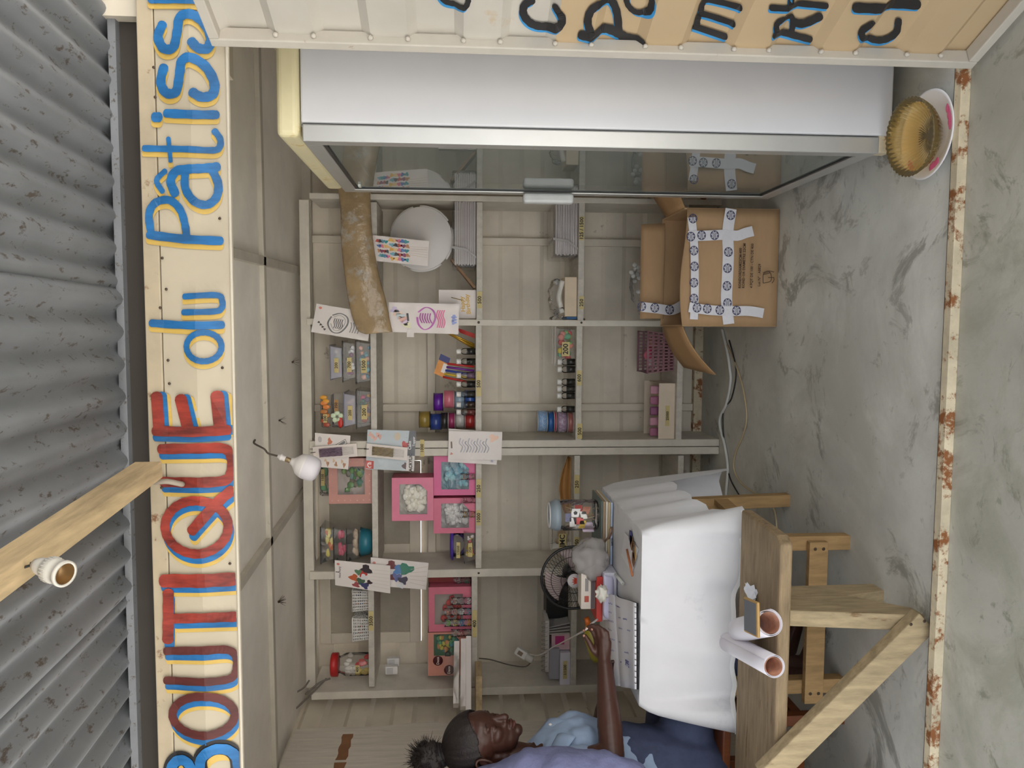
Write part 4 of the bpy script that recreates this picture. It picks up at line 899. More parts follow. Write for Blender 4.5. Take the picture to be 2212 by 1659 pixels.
# gold candle tubes and red picks leaning in the corner
zz = SH[(2,1)]+.001
t = thing('gold_tube_pack', 'pack of slim gold tubes leaning against the post on second shelf', 'tubes', (PY(1015,740,YS+.06).x, YS+.06, zz))
for i in range(6):
    p0, p1 = PY(1021,744+2.0*i,YS+.06+.006*(i%3)), PY(945+3*i,708+1.5*i,YS+.08+.006*(i%3)); p0.z = zz+.005; b = B(); b.tube([p0,p1], .0042, 8); obj('gold_tube', b, M('gold_tube_foil',(196,156,56),.3,.1,40,metal=.6), t)
t = thing('red_pick_pack', 'small film pack of red picks in the shelf corner', 'picks', (PY(1015,715,YS+.03).x, YS+.03, zz))
for i in range(5):
    p0, p1 = PY(1022,722+2*i,YS+.03), PY(985+2*i,708+2.4*i,YS+.04); p0.z = zz+.004; b = B(); b.tube([p0,p1], .0022, 6); obj('pick', b, C(190,52,50,.4), t)
# candle card
corners = [(952,764),(973,774),(959,816),(937,806)]
t, at = hang(corners, YS+.075, 'orange and blue candle card tilted behind the bottles', 'candle card', 'candle_card', False, M('orange_card',(226,150,70),.5,.1,20)); 
b = B(); b.poly([at(0,0,2),at(1,0,2),at(1,.30,2),at(0,.30,2)]); obj('blue_panel', b, C(52,60,120,.5), t)
b = B(); b.poly([at(.55,.35,3),at(1.0,.35,3),at(1.0,.8,3),at(.55,.8,3)]); obj('sticker', b, whitecard, t)
for i,cc in enumerate(((196,52,48),(118,50,150),(60,80,170),(222,190,60),(196,52,48))):
    b = B(); p0 = at(.9,.30+.17*i,4); p1 = PY(1021,792+9*i,YS+.07); p1.z = zz+.004; b.tube([p0, p1], .006, 8); obj('candle', b, C(*cc,.4), t)
# clear tray of gummy shapes, third shelf
zz = SH[(3,1)]+.001
clearbox(1192,1238,707,788,zz,YS+.04,.2,'200',[(226,100,96),(150,200,130),(226,206,80),(120,190,150),(232,150,140)],'f','long clear box of green, red and yellow gummy shapes beside lower bottles')
# mauve basket and cream shoe box on the lowest shelf
z = SH[(4,1)]+.001
X0,X1,Z0,Z1 = span(1420,1459,716,806,YS+.06)
mv = M('mauve_plastic',(156,112,122),.45,.05,8)
t = thing('mauve_basket', 'mauve slotted plastic basket with packets on lowest shelf', 'basket', ((X0+X1)/2,YS+.15,z))
h = PY(1398,760,YS+.06).z-z; D = .22
def wallgrid(b, a0, a1, c1, c0, nu, nv, fw=.42):      # slotted panel between bottom edge a0-a1 and top edge c0-c1
    P = lambda u, v: a0.lerp(a1,u).lerp(c0.lerp(c1,u),v)
    nrm = (a1-a0).cross(c0-a0).normalized()*.0012
    for i in range(nu+1):
        u = i/nu; du = fw/nu/2; b.add([P(max(0,u-du),0)-nrm,P(min(1,u+du),0)-nrm,P(min(1,u+du),1)-nrm,P(max(0,u-du),1)-nrm,P(max(0,u-du),0)+nrm,P(min(1,u+du),0)+nrm,P(min(1,u+du),1)+nrm,P(max(0,u-du),1)+nrm],[(0,1,2,3),(7,6,5,4),(0,3,7,4),(1,5,6,2)])
    for j in range(nv+1):
        v = j/nv; dv = fw/nv/2; b.add([P(0,max(0,v-dv))-nrm,P(1,max(0,v-dv))-nrm,P(1,min(1,v+dv))-nrm,P(0,min(1,v+dv))-nrm,P(0,max(0,v-dv))+nrm,P(1,max(0,v-dv))+nrm,P(1,min(1,v+dv))+nrm,P(0,min(1,v+dv))+nrm],[(0,1,2,3),(7,6,5,4),(0,4,5,1),(3,2,6,7)])
def basket(t, X0, X1, Y, D, z, h, mat, nu, nv, fl=.015, rimr=.005):
    bo = [V3((X0+fl,Y+fl,z)),V3((X1-fl,Y+fl,z)),V3((X1-fl,Y+D-fl,z)),V3((X0+fl,Y+D-fl,z))]; to = [V3((X0,Y,z+h)),V3((X1,Y,z+h)),V3((X1,Y+D,z+h)),V3((X0,Y+D,z+h))]
    for i in range(4):
        b = B(); j = (i+1)%4; wallgrid(b, bo[i], bo[j], to[j], to[i], nu if i%2 == 0 else max(3,int(nu*.7)), nv); obj('slotted_side', b, mat, t)
    b = B(); b.poly(bo); obj('base', b, mat, t, solid=.002)
    b = B(); b.tube(to, rimr, 8, closed=True); obj('rim', b, mat, t)
basket(t, X0, X1, YS+.05, D, z, h, mv, 12, 5)
for i,(u,v,cc) in enumerate(((.72,.7,(200,150,140)),(.5,.8,(226,70,120)),(.42,.85,(240,120,150)),(.25,.75,(230,220,226)))):
    b = B(); b.ball((X0+(X1-X0)*u,YS+.12,z+h*v), .03, 12, sq=(1,.9,.8), jit=.3, seed=i); obj('packet', b, C(*cc,.3), t)
X0,X1,Z0,Z1 = span(1420,1457,828,952,YS+.03)
t = thing('cream_open_box', 'open cream cardboard box with pink packets on lowest shelf', 'box', ((X0+X1)/2,YS+.15,z))
cb = M('cream_cardboard',(226,210,190),.7,.05,6); hf, hb = .088, PY(1390,890,YS+.25).z-z
for (nm,a,c) in (('front_panel',(X0,YS+.03,z),(X1,YS+.034,z+hf)),('back_panel',(X0,YS+.24,z),(X1,YS+.244,z+hb)),('end_panel',(X0,YS+.034,z),(X0+.004,YS+.24,z+hf)),('end_panel',(X1-.004,YS+.034,z),(X1,YS+.24,z+hf)),('base',(X0+.004,YS+.034,z),(X1-.004,YS+.24,z+.003))):
    b = B(); b.box(a,c); obj(nm, b, cb, t, bev=.001)
for i in range(5):
    b = B(); x = X0+.04+(X1-X0-.08)*i/4; b.obox((x,YS+.09,z+.075), UX*.022, UY*.012, UZ*.045); obj('packet', b, C(*((176,110,140),(206,150,170),(150,90,130))[i%3],.35), t, bev=.006)
label_on(t, V3(((X0+X1)/2-.02,YS+.029,z+.04)), UX, UZ, .11, .022, '25000', .014)
# ---- third bay: gift boxes with windows
def winbox(x0, x1, y0, y1, Y, depth, z0, rgb, label, nw, cont, roses=True, dots=False, cut=True, tl=None, frac=(.15,.85,.15,.82)):
    X0,X1,Z0,Z1 = span(x0,x1,y0,y1,Y); h = Z1-Z0; bm_ = C(*rgb,.4)
    t = thing('gift_box', label, 'gift box', ((X0+X1)/2,Y+depth/2,z0), 'window gift boxes')
    xa, xb, za, zb = X0+(X1-X0)*frac[0], X0+(X1-X0)*frac[1], z0+h*frac[2], z0+h*frac[3]
    b = B()
    for (a,c) in (((X0,Y,z0),(X1,Y+.003,za)),((X0,Y,zb),(X1,Y+.003,z0+h)),((X0,Y,za),(xa,Y+.003,zb)),((xb,Y,za),(X1,Y+.003,zb))): b.box(a,c)
    ct_ = min(xb-xa,zb-za)*.26
    if cut: b.prism([V3((xb,Y,za)),V3((xb,Y,za+ct_)),V3((xb-ct_,Y,za))], UY*.003)
    obj('front', b, bm_, t)
    b = B(); b.box((X0,Y+.003,z0),(X0+.003,Y+depth,z0+h)); b.box((X1-.003,Y+.003,z0),(X1,Y+depth,z0+h)); b.box((X0,Y+.003,z0+h-.003),(X1,Y+depth,z0+h)); b.box((X0,Y+.003,z0),(X1,Y+depth,z0+.003)); b.box((X0,Y+depth-.003,z0),(X1,Y+depth,z0+h)); obj('shell', b, C(int(rgb[0]*.95),int(rgb[1]*.85),int(rgb[2]*.88),.45), t)
    b = B(); b.box((xa,Y+.0035,za),(xb,Y+.0045,zb)); obj('window_film', b, clear, t)
    b = B(); b.box((X0+.004,Y+.045,z0+.004),(X1-.004,Y+.047,z0+h-.004)); obj('lining', b, C(*([int(v*.8) for v in cont[0]] if nw > 14 else (186,172,164)),.7), t)
    rnd = random.Random(label)
    for i in range(int(nw*1.7)):
        c_ = cont[i % len(cont)]; r = min(xb-xa,zb-za)*rnd.uniform(.10,.155)
        b = B(); b.ball((rnd.uniform(xa+r,xb-r),Y+.010+r*.55+rnd.random()*.012,rnd.uniform(za+r*.8,zb-r*1.6)), r, 9, sq=(1,.5,rnd.uniform(.55,1)), jit=.4, seed=i); obj('petal', b, C(*c_,.6), t)
    if tl: label_on(t, V3(tl(X0,X1,z0,h,Y)[0]), tl(X0,X1,z0,h,Y)[1], tl(X0,X1,z0,h,Y)[2], .05, .02, 'a', .01, tm=C(196,140,96,.6))
    if dots:
        for i in range(7):
            for j in range(7):
                px_, pz_ = X0+(X1-X0)*(i+.5)/7, z0+h*(j+.5)/7
                if xa < px_ < xb and za < pz_ < zb: continue
                b = B(); b.lathe([(0,.0012),(.004,.001),(.004,0)], V3((px_,Y,pz_)), -UY, 8); obj('dot', b, C(232,190,186,.5), t)
    return t, z0+h
WR = [(232,224,206),(222,214,196),(240,234,220)]
s2, s1 = SH[(2,2)]+.001, SH[(1,2)]+.001
t_, ztop = winbox(931,1021,1076,1152,YS+.045,.13,s2,(222,116,146),'pink window box of pale silvery petals, standing beside the purple lidded tub',26,[(206,200,196),(220,214,210),(190,182,180)])
winbox(931,1021,985,1070,YS+.05,.13,s2,(226,104,156),'pink window box of turquoise petals beside the double post',30,[(64,150,176),(90,176,196),(46,124,150),(130,190,200)])
winbox(841,931,1032,1125,YS+.035,.13,ztop+.0005,(232,130,160),'pink window box of cream roses stacked above two others',30,WR)
winbox(708,803,990,1088,YS+.05,.14,s1,(206,150,140),'dusty pink spotted window box of green leaves on the top shelf',12,[(92,140,70),(60,120,100),(120,150,70),(110,100,80)],dots=True,cut=False,frac=(.2,.82,.18,.80))
# label strip on silver box
X0,X1,Z0,Z1 = span(683,708,1012,1080,YS+.11)
b = B(); 
t = thing('green_leaf_bag', 'clear bag of pale green leaves behind the spotted box', 'bag', ((X0+X1)/2,YS+.22,s1))
b = B(); b.box((X0,YS+.2,s1),(X1,YS+.29,Z1)); obj('bag', b, clear, t, bev=.01)
rnd = random.Random(4)
for i in range(9):
    b = B(); b.ball((rnd.uniform(X0+.02,X1-.02),YS+.205,rnd.uniform(Z0-.02,Z1-.02)), .022, 9, sq=(1,.3,.8), jit=.3, seed=i); obj('leaf', b, C(120,170,130,.5), t)
label_on(t, V3(((X0+X1)/2+.02,YS+.196,Z1-.02)), UX, UZ, .09, .02, '1500', .014)
# wedge shaped clear tubs and turquoise bowl
x0_,x1_,_,_ = span(766,798,1148,1210,YS+.05); cx_ = (x0_+x1_)/2; R = (x1_-x0_)/2*1.0
t = thing('turquoise_bowl', 'round turquoise bowl under the wedge tubs on top shelf', 'bowl', (cx_,YS+.05+R,s1))
b = B(); hb_ = .072; b.lathe([(0,.001),(R*.55,.001),(R*.86,hb_*.35),(R,hb_),(R*.97,hb_),(R*.82,hb_*.38),(R*.5,.005),(0,.005)], (cx_,YS+.05+R,s1), n=32); obj('bowl', b, C(46,120,140,.35), t)
b = B(); b.lathe([(0,hb_+.003),(R*1.03,hb_+.003),(R*1.03,hb_),(0,hb_)], (cx_,YS+.05+R,s1), n=32); obj('bowl_cover', b, clearhard, t)
z = s1+hb_+.004
for i,(hpx,cc,nm) in enumerate(((27,[(200,176,152),(216,196,172)],'beige'),(28,[(206,88,116),(222,110,132)],'pink'),(28,[(232,218,120),(240,230,150),(220,120,70)],'yellow'))):
    X0,X1,_,_ = span(700,728,1143-2*i,1214+i,YS+.05); h = hpx*.00241
    t = thing('feather_tub', 'clear wedge tub of %s feathers stacked on top shelf' % nm, 'tub', ((X0+X1)/2,YS+.13,z), 'wedge tubs of feathers')
    b = B(); b.add([(X0+.02,YS+.06,z),(X1-.02,YS+.06,z),(X1-.02,YS+.19,z),(X0+.02,YS+.19,z),(X0,YS+.045,z+h*.92),(X1,YS+.045,z+h*.92),(X1,YS+.2,z+h*.92),(X0,YS+.2,z+h*.92)],[(0,3,2,1),(0,1,5,4),(1,2,6,5),(2,3,7,6),(3,0,4,7)]); obj('tub', b, clearhard, t)
    b = B(); b.box((X0-.004,YS+.04,z+h*.92),(X1+.004,YS+.205,z+h-.0005)); obj('lid', b, clearhard, t)
    rnd = random.Random(nm)
    for j in range(9):
        b = B(); b.ball((X0+.03+(X1-X0-.06)*rnd.random(),YS+.08,z+h*(.2+.4*rnd.random())), .02, 9, sq=(1.2,.4,.55), jit=.5, seed=j); obj('feather', b, C(*cc[j%len(cc)],.7), t)
    z += h
# little jars of sprinkles
def jar(xc, yc, r, k, rgb, label, z0=None, hpx=16, dpx=27, Y=YS+.02, grp='sprinkle jars', kind=0):
    s = (Y)/FPX; R = dpx/2*s*.5; h = hpx*s; z0 = SH[(r,k)]+.001 if z0 is None else z0
    x = PY(xc, yc, Y).x; o = V3((x,Y+R,z0))
    t = thing('sprinkle_jar', label, 'jar', o, grp)
    b = B(); b.lathe([(0,0),(R,0),(R,h*.78),(R*.9,h*.80),(0,h*.80)], o, n=18); obj('tub', b, clearhard, t)
    b = B(); b.lathe([(0,h*.80),(R*1.08,h*.80),(R*1.08,h-.0004),(0,h-.0004)], o, n=18); obj('lid', b, clearhard, t)
    b = B(); rnd = random.Random(label)
    for i in range(24):
        a = rnd.uniform(math.pi,2*math.pi); q = rnd.uniform(.55,.86)*R; b.ball(o+V3((math.cos(a)*q,math.sin(a)*q,h*rnd.uniform(.10,.66))), R*.15, 6)
    f_ = obj('sprinkles', b, rgb if not isinstance(rgb, tuple) else C(*rgb,.35), t); f_['kind'] = 'stuff'
    return z0+h
gflake = M('gold_flake',(216,166,60),.25,.3,60,metal=.6)
for (yc, mt_, nm) in ((1031,(160,126,104),'bronze sprinkles'),(1082,(140,44,60),'dark red sprinkles'),(1113,gflake,'gold flakes')):
    z = jar(1010,yc,2,2,mt_,'clear jar of %s, lower of a pair before pink boxes' % nm, None, 16, 27); jar(1000,yc,2,2,mt_,'clear jar of %s, upper of a pair before pink boxes' % nm, z, 17, 28)
jc = {0:[(212,206,190),(176,150,150),(206,204,206)],1:[(226,150,116),(226,160,140),(226,222,222),(110,150,176)],2:[(140,196,96),(222,208,120),(64,144,196),(222,156,52)],3:[(206,198,186),(168,36,44),(170,160,150)]}
jn = {0:['pearl','rosy white','ivory'],1:['orange','peach','silver','grey blue'],2:['lime green','pale yellow','blue','amber'],3:['cream','red','smoky']}
for c in range(4):
    z = None
    for i in range(len(jc[c])-1,-1,-1):
        z = jar(1000,(1301,1324,1348,1370)[c],2,3,jc[c][i],'little clear jar of %s beads, %s column of jars from the middle post' % (jn[c][i],ORD[c]), z, 15, 16*2, YS+.012, 'stacked bead jars')
# purple lidded tub over a taller clear tub
z = s2; X0,X1,_,_ = span(995,1019,1150,1215,YS+.03)
z = clearbox(994,1019,1150,1215,z,YS+.02,.13,'250',[(226,110,110),(236,200,60),(232,226,222),(240,206,80)],'g','clear tub of pink and yellow sweets, tape marked 250, under the purple lid')
cx_ = (X0+X1)/2; R = (X1-X0)/2*.92
t = thing('purple_lid_tub', 'clear round tub with wide purple lid, tape marked 1/3500', 'tub', (cx_,YS+.02+R,z)); h = (994-963)*.00241
b = B(); b.lathe([(0,.0),(R*.8,.0),(R*.92,h*.85),(0,h*.85)], (cx_,YS+.02+R,z), n=28); obj('tub', b, clearhard, t)
b = B(); b.lathe([(0,h*.74),(R*1.12,h*.74),(R*1.14,h*.86),(R*.9,h),(0,h)], (cx_,YS+.02+R,z), n=28); obj('lid', b, C(78,52,160,.35), t)
label_on(t, V3((cx_-.01,YS+.015,z+h*.4)), UX, UZ, .085, .02, '1/3500', .013)
# third shelf of the third bay: curled kraft sheet and clear tub
zz = SH[(3,2)]+.001; a, c = PY(1230,1120,YS+.1), PY(1230,990,YS+.1)
b = B(); b.grid(lambda u,v: V3((a.x+(c.x-a.x)*u, YS+.12+.05*math.sin(v*3.1), zz+.062*v*math.sin(.35+u*2.5))), 14, 6); ones('kraft_sheet', b, C(186,140,84,.6), 'curled kraft paper sheet lying on third shelf behind the grey lidded jar', 'paper', solid=.002)
clearbox(1192,1238,1142,1186,zz,YS+.05,.12,'JMC',[(206,190,160),(190,160,120)],'h','clear tub with a lettered label behind the plastic bag', None)
# ---- fourth bay
z = SH[(1,3)]+.001
for i,(y0,y1,cols) in enumerate(((1276,1321,[(80,110,170),(190,110,80),(214,200,180)]),(1336,1385,[(60,110,60),(190,90,70),(230,226,220)]))):
    X0,X1,Z0,Z1 = span(762,797,y0,y1,YS+.03); t = thing('white_basket', 'small white plastic basket %s' % ('beneath the pick cards' if i == 0 else 'farther from the pick cards, beside the price 3500'), 'basket', ((X0+X1)/2,YS+.08,z), 'white mesh baskets')
    basket(t, X0, X1, YS+.03, .12, z, Z1-Z0, C(232,230,228,.45), 7, 9, .006, .0035)
    for j in range(7):
        b = B(); rnd = random.Random(i*9+j); b.ball((X0+.015+(X1-X0-.03)*rnd.random(),YS+.07,z+.02+.045*rnd.random()), .014, 8, jit=.3, seed=j); obj('sachet', b, C(*cols[j%3],.4), t)
X0,X1,_,_ = span(745,797,1421,1469,YS+.05); cx_=(X0+X1)/2; R=(X1-X0)/2; h=PY(712,1445,YS+.05).z-z
t = thing('marshmallow_jar', 'clear jar of white and red sweets with red lid, tape marked 400', 'jar', (cx_,YS+.05+R,z))
b = B(); b.lathe([(0,0),(R*.92,0),(R,.01),(R,h*.62),(R*.75,h*.76),(R*.72,h*.84),(0,h*.84)], (cx_,YS+.05+R,z), n=28); obj('jar', b, clearhard, t)
b = B(); b.lathe([(0,h*.83),(R*1.02,h*.83),(R*1.02,h*.98),(R*.95,h),(0,h)], (cx_,YS+.05+R,z), n=28); obj('lid', b, C(196,44,44,.4), t)
rnd = random.Random(11)
for i in range(34):
    a = rnd.uniform(math.pi,2*math.pi); q = R*rnd.uniform(.5,.82); zz_ = rnd.uniform(.012,h*.6); cc = (238,234,226) if zz_ > h*.32 else ((214,70,66) if math.cos(a) > -.1 else (226,206,110))
    b = B(); b.ball((cx_+math.cos(a)*q,YS+.05+R+math.sin(a)*q,z+zz_), .013, 8, sq=(1,1,1.3)); obj('sweet', b, C(*cc,.6), t)
label_on(t, V3((cx_,YS+.046,z+h*.3)), UX, UZ, .045, .022, '400', .014)
# double wall sockets fixed on the end panel
xp = PY(850,1440,YS+.1).x
for i,(xx,yy) in enumerate(((850,1428),(846,1446))):
    p = PY(xx,yy,YS+.16-.05*i); t = thing('wall_socket', 'white surface socket %s on the end panel of the shelves' % ('in front' if i else 'behind its twin'), 'socket', p, 'paired sockets')
    b = B(); b.obox(p, UX*.022, UY*.018, UZ*.034); obj('housing', b, C(230,228,226,.4), t, bev=.004)
    b = B(); b.obox(p+V3((0,-.019,.008)), UX*.016, UY*.002, UZ*.016); obj('face', b, C(206,204,204,.4), t, bev=.001)
# second shelf of the fourth bay
z = SH[(2,3)]+.001
tt, _ = winbox(924,1016,1268,1364,YS+.055,.12,z,(222,124,146),'pink window box with red petals behind the bead jars',5,[(196,40,44),(206,60,50)],cut=False,frac=(.16,.84,.20,.86))
X0,X1,Z0,Z1 = span(922,1016,1365,1458,YS+.05)
tt, _ = winbox(922,1016,1366,1459,YS+.055,.10,z,(216,150,134),'peach window box with dark roundels holding green and yellow sweets',20,[(80,160,110),(214,206,80),(70,150,150),(220,150,90)],frac=(.46,.96,.28,.86))
for (x,y) in ((946,1427),(970,1447)):
    p = PY(x,y,YS+.0545); b = B(); b.lathe([(0,.0015),(.027,.0015),(.027,0)], p, -UY, 24); o = obj('brand_roundel', b, C(84,30,40,.5), tt); b = B(); textmesh(b,'Deco',p-UY*.003,UX,UZ,.014); obj('lettering', b, C(240,220,210), o)
b = B(); textmesh(b,'D',PY(968,1412,YS+.0545)-UY*.003,UX,UZ,.03); obj('lettering', b, ink, tt)
# row at the post: red tin and small jars
zz = PY(1016,1255,YS+.06).z
jar(1005,1256,2,3,(90,150,110),'small jar of green, red and white balls tucked behind the middle post',None,20,30,YS+.10)
jar(985,1256,2,3,(190,186,180),'small jar of silver balls tucked behind the middle post',SH[(2,3)]+.052,18,30,YS+.10)
X0,X1,_,_ = span(925,965,1247,1266,YS+.1); b = B(); b.box((X0,YS+.14,z),(X1,YS+.2,PY(926,1256,YS+.14).z)); ones('red_tin', b, C(150,54,50,.4), 'narrow red box in shade behind the middle post', 'box', bev=.003)
# folded long white boxes lying askew at the end of the second shelf, partly in film
for i,(xa,xb) in enumerate(((1003,1017),(990,1001),(972,988))):
    p0, p1 = PY(xa+7,1378+6*i,YS+.0-.008*i), PY(xb+8,1536-6*i,YS-.24); th_ = (xb-xa)*.0020
    p0.z = z+th_*.5+.0305*(i)+.001; p1.z = p0.z+.004; dd_ = (p1-p0).normalized(); sd_ = dd_.cross(UZ).normalized()
    b = B(); b.bar(p0, p1, UZ*(.014), sd_*.035); ones('long_white_box', b, whitecard, 'long white carton jutting out over the woman, %s of its pile' % ('bottom','middle','top')[i], 'box', 'long white cartons', bev=.002)
b = B(); pc = PY(995,1505,YS-.22); pc.z = z+.035
q = [PY(962,1400,YS-.03), PY(1000,1398,YS-.09), PY(1004,1534,YS-.28), PY(958,1536,YS-.20)]
b.grid(lambda u,v: q[0].lerp(q[1],u).lerp(q[3].lerp(q[2],u),v)-UY*.05+V3((0,-.01*math.sin(u*9+v*4),.012*math.sin(v*13+u*3))), 10, 16); ones('film_sheet', b, crinkle, 'loose clear film hanging round the long white cartons', 'plastic film')
# third shelf of the fourth bay: notebooks and boxes
z = SH[(3,3)]+.001
def yx(y, Y=YS+.05): return PY(1220,y,Y).x
t = thing('label_box', 'white box with masking tape marked 1500 at the end of third shelf', 'box', (yx(1437),YS+.1,z))
b = B(); b.box((yx(1474),YS+.012,z),(yx(1404),YS+.2,z+.056)); obj('box', b, C(226,224,236,.5), t, bev=.002)
label_on(t, V3((yx(1440),YS+.011,z+.028)), UX, UZ, .10, .022, '1/1500', .015)
b = B(); b.box((yx(1462),YS+.02,z+.0575),(yx(1396),YS+.2,z+.115)); ones('lilac_case', b, film('lilac_case_plastic',(206,204,216),.6,.2,.05,5), 'frosted lilac plastic case on the white box with tape', 'case', bev=.004)
b = B(); b.box((yx(1402),YS+.04,z),(yx(1368),YS+.2,z+.10)); o = ones('pink_booklet_box', b, C(226,190,198,.5), 'pale pink box between the lilac case and the papers', 'box', bev=.002)
b = B(); b.box((yx(1390),YS+.0385,z+.03),(yx(1372),YS+.0395,z+.08)); obj('magenta_print', b, C(196,60,130,.5), o)
for i in range(4):
    b = B(); xx = yx(1366-6*i); b.obox((xx,YS+.11,z+.062), UX*.003+UZ*.0005, UY*.08, UZ*.06-UX*.004*i); ones('paper_folder', b, C(200-10*i,192-8*i,186-6*i,.7), 'grey paper folder standing on third shelf, %s from the pink box' % ORD[i], 'folder', 'standing folders', bev=.001)
b = B(); t = thing('spiral_notebook', 'white spiral notebook lying on top of the lilac case', 'notebook', (yx(1395),YS+.1,z+.1165))
b.box((yx(1444),YS+.01,z+.1165),(yx(1334),YS+.17,z+.138)); obj('pages', b, C(206,200,196,.7), t, bev=.002)
for i in range(12):
    x = yx(1440-9.2*i); b = B(); c0 = V3((x,YS+.012,z+.142)); b.tube([c0+V3((0,.011*math.cos(g),.016*math.sin(g))) for g in [2*math.pi*k/12 for k in range(12)]], .0013, 5, closed=True); obj('spiral_ring', b, C(150,148,146,.3,metal=.6), t)
# phone charger plugged into a trailing socket
p = PY(1130,1413,YS+.10); t = thing('charger', 'white phone charger plugged into a trailing socket', 'charger', p)
d = V3((-.45,-.25,-.8)).normalized(); s = d.cross(UY).normalized(); u = s.cross(d)
b = B(); b.obox(p-d*.012, s*.022, u*.018, d*.034); obj('adapter', b, C(226,222,218,.4), t, bev=.006)
b = B(); b.obox(p-d*.016+(-u if u.y > 0 else u)*.0185, s*.011, u*.0005, d*.014); obj('rating_label', b, C(140,122,104,.6), t)
b = B(); b.lathe([(0,-.028),(.018,-.028),(.021,-.012),(.021,.014),(.014,.02),(0,.02)], p+d*.042, d, 18); obj('socket_body', b, C(216,212,206,.45), t)
b = B(); b.tube(smooth_path([p+d*.062, p+V3((-.03,-.01,-.05)), PY(1135,1440,YS+.12), PY(1100,1436,YS+.18), PY(1060,1425,YS+.26), PY(1035,1422,YS+.30)]), .0035, 6); obj('supply_flex', b, C(110,100,92,.5), t)
hand = PY(1264,1361,2.69)
b = B(); b.tube(smooth_path([p+V3((.012,-.03,-.03)), PY(1165,1415,YS-.02), PY(1195,1398,3.85), PY(1222,1384,3.5), PY(1250,1369,3.0), hand, PY(1275,1350,2.72), PY(1290,1338,2.90)]), .0036, 7); ones('charging_cable', b, C(230,226,222,.4), 'white charging cable running from the charger to the hand', 'cable')
# wiring in the corner of the shelves
for i,pts in enumerate((((660,1500),(690,1475),(713,1466)),((640,1530),(672,1500),(705,1466)),((600,1512),(650,1490),(668,1470)))):
    b = B(); b.tube(smooth_path([PY(x,y,YS-.05+.03*i) for x,y in pts]), .005, 6); ones('grey_wire', b, C(120,114,110,.5), 'grey electric wire in the upper corner by the red lidded jar, %s' % ('upper','lower','highest')[i], 'wire', 'corner wiring')
# ================================================================== light bulb under the ceiling
p0, p1 = PY(600,985,3.2), PY(690,1019,3.2); ax = (p1-p0).normalized(); L0 = (p1-p0).length; k = L0/.246
t = thing('led_bulb', 'big white LED bulb hanging from the ceiling in its holder', 'light bulb', p0)
wb_ = M('bulb_white',(236,232,232),.35,.02,5)
b = B(); b.lathe([(r_*k,h_*k) for r_,h_ in [(0,.0),(.011,0),(.013,.012),(.019,.016),(.019,.024),(.015,.028),(.015,.046),(0,.046)]], p0, ax, 20); obj('holder', b, wb_, t)
b = B(); b.lathe([(r_*k,h_*k) for r_,h_ in [(0,.046),(.014,.046),(.0145,.05),(.0135,.056),(.0145,.062),(.0135,.068),(.014,.078),(0,.078)]], p0, ax, 20); obj('screw_base', b, C(160,140,110,.35,metal=.6), t)
b = B(); b.lathe([(r_*k,h_*k) for r_,h_ in [(0,.076),(.018,.076),(.022,.09),(.040,.108),(.060,.125),(.068,.150),(.070,.158),(.068,.160)]], p0, ax, 40, flute=20, fa=.012); obj('heat_sink', b, wb_, t)
b = B(); b.lathe([(r_*k,h_*k) for r_,h_ in [(.070,.158),(.0715,.166),(.070,.205),(.062,.228),(.045,.240),(.02,.245),(0,.246)]], p0, ax, 32); obj('diffuser', b, M('bulb_diffuser',(232,228,236),.45,.02,5), t)
b = B(); b.tube(smooth_path([p0, p0-ax*.03+V3((.0,0,.01)), p0+V3((.03,.0,.055)), V3((p0.x+.05,p0.y+.02,ZC-.008)), V3((p0.x+.06,p0.y+.05,ZC-.004))]), .004, 6); obj('flex', b, C(84,76,68), t)
# ================================================================== things on the desk
TT = TZ+.006
def T(x, y, Z=TT): return PZ(x, y, Z)
# pile of folders at the back corner
fz = TT; 
for i,(ya,yb_,cc,th_) in enumerate(((1200,1032,(176,190,214),.008),(1205,1040,(190,170,132),.010),(1198,1045,(220,216,206),.007),(1200,1048,(156,134,110),.011),(1190,1050,(96,112,108),.006))):
    b = B(); xa, xb = PY(1290,ya,3.22).x, min(PY(1290,yb_,3.22).x, TX1-.01); b.box((xa,3.09+.008*i,fz+.0004),(xb,3.33+.004*i,fz+th_)); ones('desk_folder', b, C(*cc,.6), '%s folder in the pile under the grey lidded jar, %s from the bottom' % (('pale blue','tan','white','brown','dark green')[i],ORD[i]), 'folder', 'pile of folders on the desk', bev=.001); fz += th_
# jar of toothpick flags with a grey lid
R = .066; cx_ = PY(1240,1112,3.22).x; o = V3((cx_,3.22,fz+.001)); h = .205
t = thing('topper_jar', 'clear jar of picture picks with a grey lid on the folders', 'jar', o)
b = B(); b.lathe([(0,0),(R*.94,0),(R,.008),(R,h*.72),(R*.86,h*.79),(0,h*.79)], o, n=32); obj('jar', b, clear, t)
b = B(); b.lathe([(0,h*.79),(R*1.0,h*.79),(R*1.02,h*.88),(R*.98,h*.9),(R*.84,h),(R*.5,h),(0,h*.99)], o, n=32); obj('lid', b, C(140,152,162,.4), t)
b = B(); b.lathe([(R*.84,h+.0005),(R*.80,h+.004),(R*.66,h+.004),(R*.62,h+.0005)], o, n=32); obj('lid_ring', b, C(232,232,232,.4), t)
rnd = random.Random(5)
for i in range(16):
    a = rnd.uniform(0,6.28); q = R*.5*rnd.random(); p0 = o+V3((math.cos(a)*q,math.sin(a)*q,.012)); p1 = o+V3((rnd.uniform(-.6,.6)*R,rnd.uniform(-.6,.2)*R,h*rnd.uniform(.45,.68)))
    b = B(); b.tube([p0,p1], .0012, 5); obj('wooden_pick', b, C(206,176,134,.6), t)
